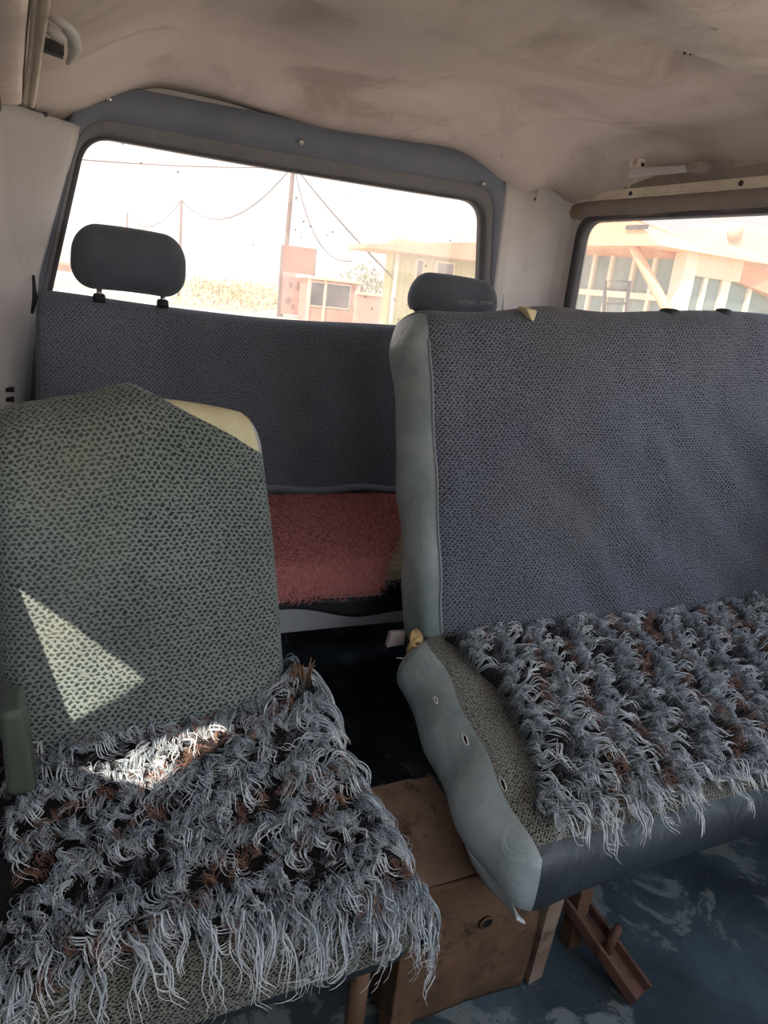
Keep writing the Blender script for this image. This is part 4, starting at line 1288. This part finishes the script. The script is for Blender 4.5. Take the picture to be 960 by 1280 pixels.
b.build('canopy_roof', 'ochre', cb, False)
for xa, xb, ya, yb in ((545, 566, 323, 346), (520, 528, 320, 345)):
    p, q = at(xa, ya, Y=Y), at(xb, yb, Y=Y); b = MB(); b.box((p.x, Y-.06, q.z-.4), (q.x, Y+.03, p.z-.05)); f = b.build('window', 'mullion', cb, False)
    b = MB(); b.box((p.x+.05, Y-.07, q.z-.35), (q.x-.05, Y-.05, p.z-.1)); b.build('pane', 'win_dark', f, False)
b = MB(); b.tube([(x0-.15, Y-.5, GZ), (x0-.15, Y-.5, zw+.1)], .05, 10); b.build('canopy_post', 'mullion', cb)

# glass-fronted building seen through the side window: long wall along Y, corner, return wall
XB = 9.0
gbld = thing('building', 'peach-roofed glass-fronted building with a slanting strut, seen through the side window', 'building', (11, 10, GZ))
yc = at(852, 330, X=XB).y; zt = at(854, 317, X=XB).z; y_end = at(700, 320, X=XB).y+1.6
b = MB(); b.box((XB+.05, yc, GZ), (XB+4, y_end, zt)); b.build('wall', 'win_teal', gbld, False)
b = MB(); b.box((XB-.02, yc, GZ), (XB+.02, y_end, GZ+.9)); b.build('plinth', 'cream_wall', gbld, False)
for sx in (703, 722, 742, 764, 792, 818):
    p = at(sx, 330, X=XB); b = MB(); b.box((XB-.01, p.y-.035, GZ+.8), (XB+.07, p.y+.035, zt)); b.build('mullion', 'mullion', gbld, False)
zz = at(770, 368, X=XB).z; b = MB(); b.box((XB-.03, yc, zz-.05), (XB+.06, y_end, zz+.05)); b.build('transom', 'mullion', gbld, False)
b = MB(); b.box((XB-.04, yc-.12, GZ), (XB+.2, yc+.12, zt+.1)); b.build('corner_post', 'mullion', gbld, False)
# fascia above the glass, rising to its peak
pk = at(782, 277, X=XB-.8); pl_ = at(700, 286, X=XB-.8)
b = MB()
b.hexa([Vector((XB-.8, y_end, zt+.02)), Vector((XB-.8, yc-.3, zt+.02)), Vector((XB+5, yc-.3, zt+.02)), Vector((XB+5, y_end, zt+.02))],
       [Vector((XB-.8, y_end, pl_.z)), Vector((XB-.8, pk.y-.2, pk.z)), Vector((XB+5, pk.y-.2, zt+.1)), Vector((XB+5, y_end, zt+.1))])
b.build('roof_fascia', 'peach', gbld, False)
# sloping verge running down to the right from the peak over the return wall
pe = at(950, 322, Y=yc-.5)
b = MB()
b.hexa([pk+Vector((0, -.2, -.28)), pe+Vector((3.2, -.2, -.95)), pe+Vector((3.2, 4, -.95)), pk+Vector((.4, 3, -.28))],
       [pk+Vector((0, -.2, .03)), pe+Vector((3.2, -.2, -.62)), pe+Vector((3.2, 4, -.62)), pk+Vector((.4, 3, .03))])
b.build('roof_verge', 'ochre', gbld, False)
r0, r1 = at(856, 343, Y=yc-.05), at(948, 356, Y=yc-.05)
b = MB(); b.box((XB+.1, yc-.02, GZ), (15.5, yc+.02, r0.z)); b.build('return_glazing', 'win_teal', gbld, False)
b = MB(); b.box((XB+.05, yc-.10, r0.z), (15.5, yc+.05, r0.z+.42)); b.build('return_fascia', 'cream_wall', gbld, False)
for sx in (876, 902, 934):
    p = at(sx, 370, Y=yc-.03); w_ = .09 if sx == 902 else .04
    b = MB(); b.box((p.x-w_, yc-.07, GZ), (p.x+w_, yc, r0.z)); b.build('mullion', 'mullion', gbld, False)
s0, s1 = at(790, 305, X=XB-.7), at(832, 384, X=XB-.35)
b = MB(); b.tube([s0, s1, s1+(s1-s0)*1.2], .075, 8); b.build('strut', 'peach', gbld)
b = MB(); p = at(795, 284, X=XB-.82); b.box((p.x-.02, p.y-.24, p.z-.03), (p.x+.02, p.y+.20, p.z+.03)); b.build('name_plate', 'win_dark', gbld, False)
# roof tank behind
p, q = at(915, 278, Y=14), at(938, 322, Y=14)
tk = thing('roof_tank', 'cream water tank rising behind the roof at the right edge', 'tank', ((p.x+q.x)/2, 14, GZ))
b = MB(); b.box((p.x, 14, GZ), (q.x+1.2, 15.4, p.z)); o = b.build('body', 'tank', tk, False); bevel(o, .12, 4)
b = MB(); cxx = at(918, 290, Y=13.95); b.tube([cxx+Vector((.05, .06, 0)), cxx+Vector((.05, -.03, 0))], .22, 20); b.build('round_vent', 'cream_wall', tk)
# thin metal stand outside the side window
Y = 7.0
st = thing('metal_stand', 'thin dark metal frame standing outside the side window', 'stand', tuple(at(770, 380, X=6.5)))
fr4 = [at(754, 396, X=6.5), at(757, 351, X=6.5), at(787, 352, X=6.5), at(782, 396, X=6.5)]
b = MB(); d_ = (fr4[0]-fr4[1]); b.tube([fr4[1]+d_*3.2, fr4[1], fr4[2], fr4[2]+(fr4[3]-fr4[2])*3.2], .022, 8); b.build('frame', 'wire', st)
for kk in (.22, .62):
    b = MB(); b.tube([fr4[1].lerp(fr4[0], kk), fr4[2].lerp(fr4[3], kk)], .014, 8); b.build('rung', 'wire', st)

# scrub, bushes and small trees in the field
def blob(cx, cy, r, h, mat, seed, parent=None, name='bush', n=260, z0=GZ):
    R_ = random.Random(seed); mb = MB()
    for i in range(n):
        a = R_.uniform(0, 6.283); e = math.asin(R_.uniform(-.2, 1)); k = R_.uniform(.55, 1)
        p = Vector((cx+r*k*math.cos(a)*math.cos(e), cy+r*k*math.sin(a)*math.cos(e), z0+h*(.25+.75*k*max(0, math.sin(e)))))
        s = R_.uniform(.08, .17)*max(r, .8)
        d = Vector((R_.gauss(0, 1), R_.gauss(0, 1), R_.gauss(.6, .7))).normalized(); w_ = d.orthogonal().normalized()*s*.35
        mb.add([p-w_, p+d*s*.5-w_*.2, p+d*s, p+w_], [(0, 1, 2, 3)])
    return mb.build(name, mat, parent, False)
bs = [(262, 362, 30), (285, 366, 33), (310, 366, 36), (336, 372, 30), (270, 355, 44), (322, 358, 48), (300, 354, 60), (345, 360, 40), (250, 352, 52)]
wh_ = ['nearest left', 'near', 'near middle', 'near right', 'middle left', 'middle right', 'far middle', 'far right', 'far left']
for i, (sx, sy, Y) in enumerate(bs):
    p = at(sx, sy, Y=Y)
    o = blob(p.x, Y, .9+.02*Y, max(.4, p.z-GZ+.25), 'dry_brush', 20+i, None, 'bush', 200); recenter(o)
    tag(o, 'dry yellow scrub bush in the field right of the left headrest', 'bush', 'dry scrub bushes in the field')
for i, (sx, sy, Y, hh, lab) in enumerate(((180, 287, 55, 1.2, 'small hazy tree above the left headrest near the farthest pole'), (452, 334, 30, 1.6, 'dusty green tree behind the kiosk'), (470, 345, 34, 1.2, 'low dusty tree under the canopy edge by the kiosk'))):
    p = at(sx, sy, Y=Y)
    t = thing('tree', lab, 'tree', (p.x, Y, GZ))
    b = MB(); b.tube([(p.x, Y, GZ), (p.x+.1, Y, p.z-hh*.5)], [.10, .06], 8); b.build('trunk', 'pole', t)
    blob(p.x, Y, hh*.8, hh*1.5, 'leaf', 60+i, t, 'crown', 420, p.z-hh*1.3)
# distant pale houses at the far left
p = at(70, 330, Y=70); q = at(84, 344, Y=70)
hs = thing('house', 'tiny far house at the left edge of the rear window', 'house', (p.x, 70, GZ))
b = MB(); b.box((p.x-2.5, 70, GZ), (q.x+.3, 74, p.z)); b.build('wall', 'wall_pink', hs, False)
b = MB(); b.box((p.x-2.8, 69.6, p.z), (q.x+.6, 74.4, p.z+.2)); b.build('roof', 'ochre', hs, False)

# ================================================================== light
w = bpy.data.worlds.new('sky'); SC.world = w; w.use_nodes = True; nt = w.node_tree; nt.nodes.clear()
ou = nt.nodes.new('ShaderNodeOutputWorld'); bg = nt.nodes.new('ShaderNodeBackground'); tc = nt.nodes.new('ShaderNodeTexCoord')
sp_ = nt.nodes.new('ShaderNodeSeparateXYZ'); cr_ = nt.nodes.new('ShaderNodeValToRGB')
nt.links.new(tc.outputs['Generated'], sp_.inputs[0]); nt.links.new(sp_.outputs[2], cr_.inputs[0])
e = cr_.color_ramp.elements
e[0].position = 0.0; e[0].color = (1.0, .93, .88, 1); e[1].position = .9; e[1].color = (.50, .66, .95, 1)
n_ = e.new(.10); n_.color = (.98, .94, .92, 1); n_ = e.new(.30); n_.color = (.84, .90, 1.0, 1)
nt.links.new(cr_.outputs[0], bg.inputs[0]); bg.inputs[1].default_value = SKY = 1.6
# the half of the sky round the sun is the brighter one
dp = nt.nodes.new('ShaderNodeVectorMath'); dp.operation = 'DOT_PRODUCT'; dp.inputs[1].default_value = (-.50, -.35, .79)
nt.links.new(tc.outputs['Generated'], dp.inputs[0])
mr = nt.nodes.new('ShaderNodeMapRange'); mr.inputs[1].default_value = -1; mr.inputs[2].default_value = 1
mr.inputs[3].default_value = .30*SKY; mr.inputs[4].default_value = 1.75*SKY
nt.links.new(dp.outputs['Value'], mr.inputs[0]); nt.links.new(mr.outputs[0], bg.inputs[1])
nt.links.new(bg.outputs[0], ou.inputs[0])
sl = bpy.data.lights.new('sun', 'SUN'); so = bpy.data.objects.new('sun', sl); C.objects.link(so)
sl.energy = 5.5; sl.angle = .012; sl.color = (1, .89, .76)
SUN = Vector((.50, .35, -.79)).normalized()
so.rotation_euler = SUN.to_track_quat('-Z', 'Y').to_euler(); so.location = (-3, -2, 6)
vs_ = SC.view_settings
vs_.view_transform = 'Standard'; vs_.look = 'None'; vs_.exposure = 1.38; vs_.gamma = 1.0; vs_.use_curve_mapping = False
SC.cycles.max_bounces = 8; SC.cycles.diffuse_bounces = 5; SC.cycles.transparent_max_bounces = 12
SC.cycles.sample_clamp_indirect = 6
SC.cycles.use_denoising = True
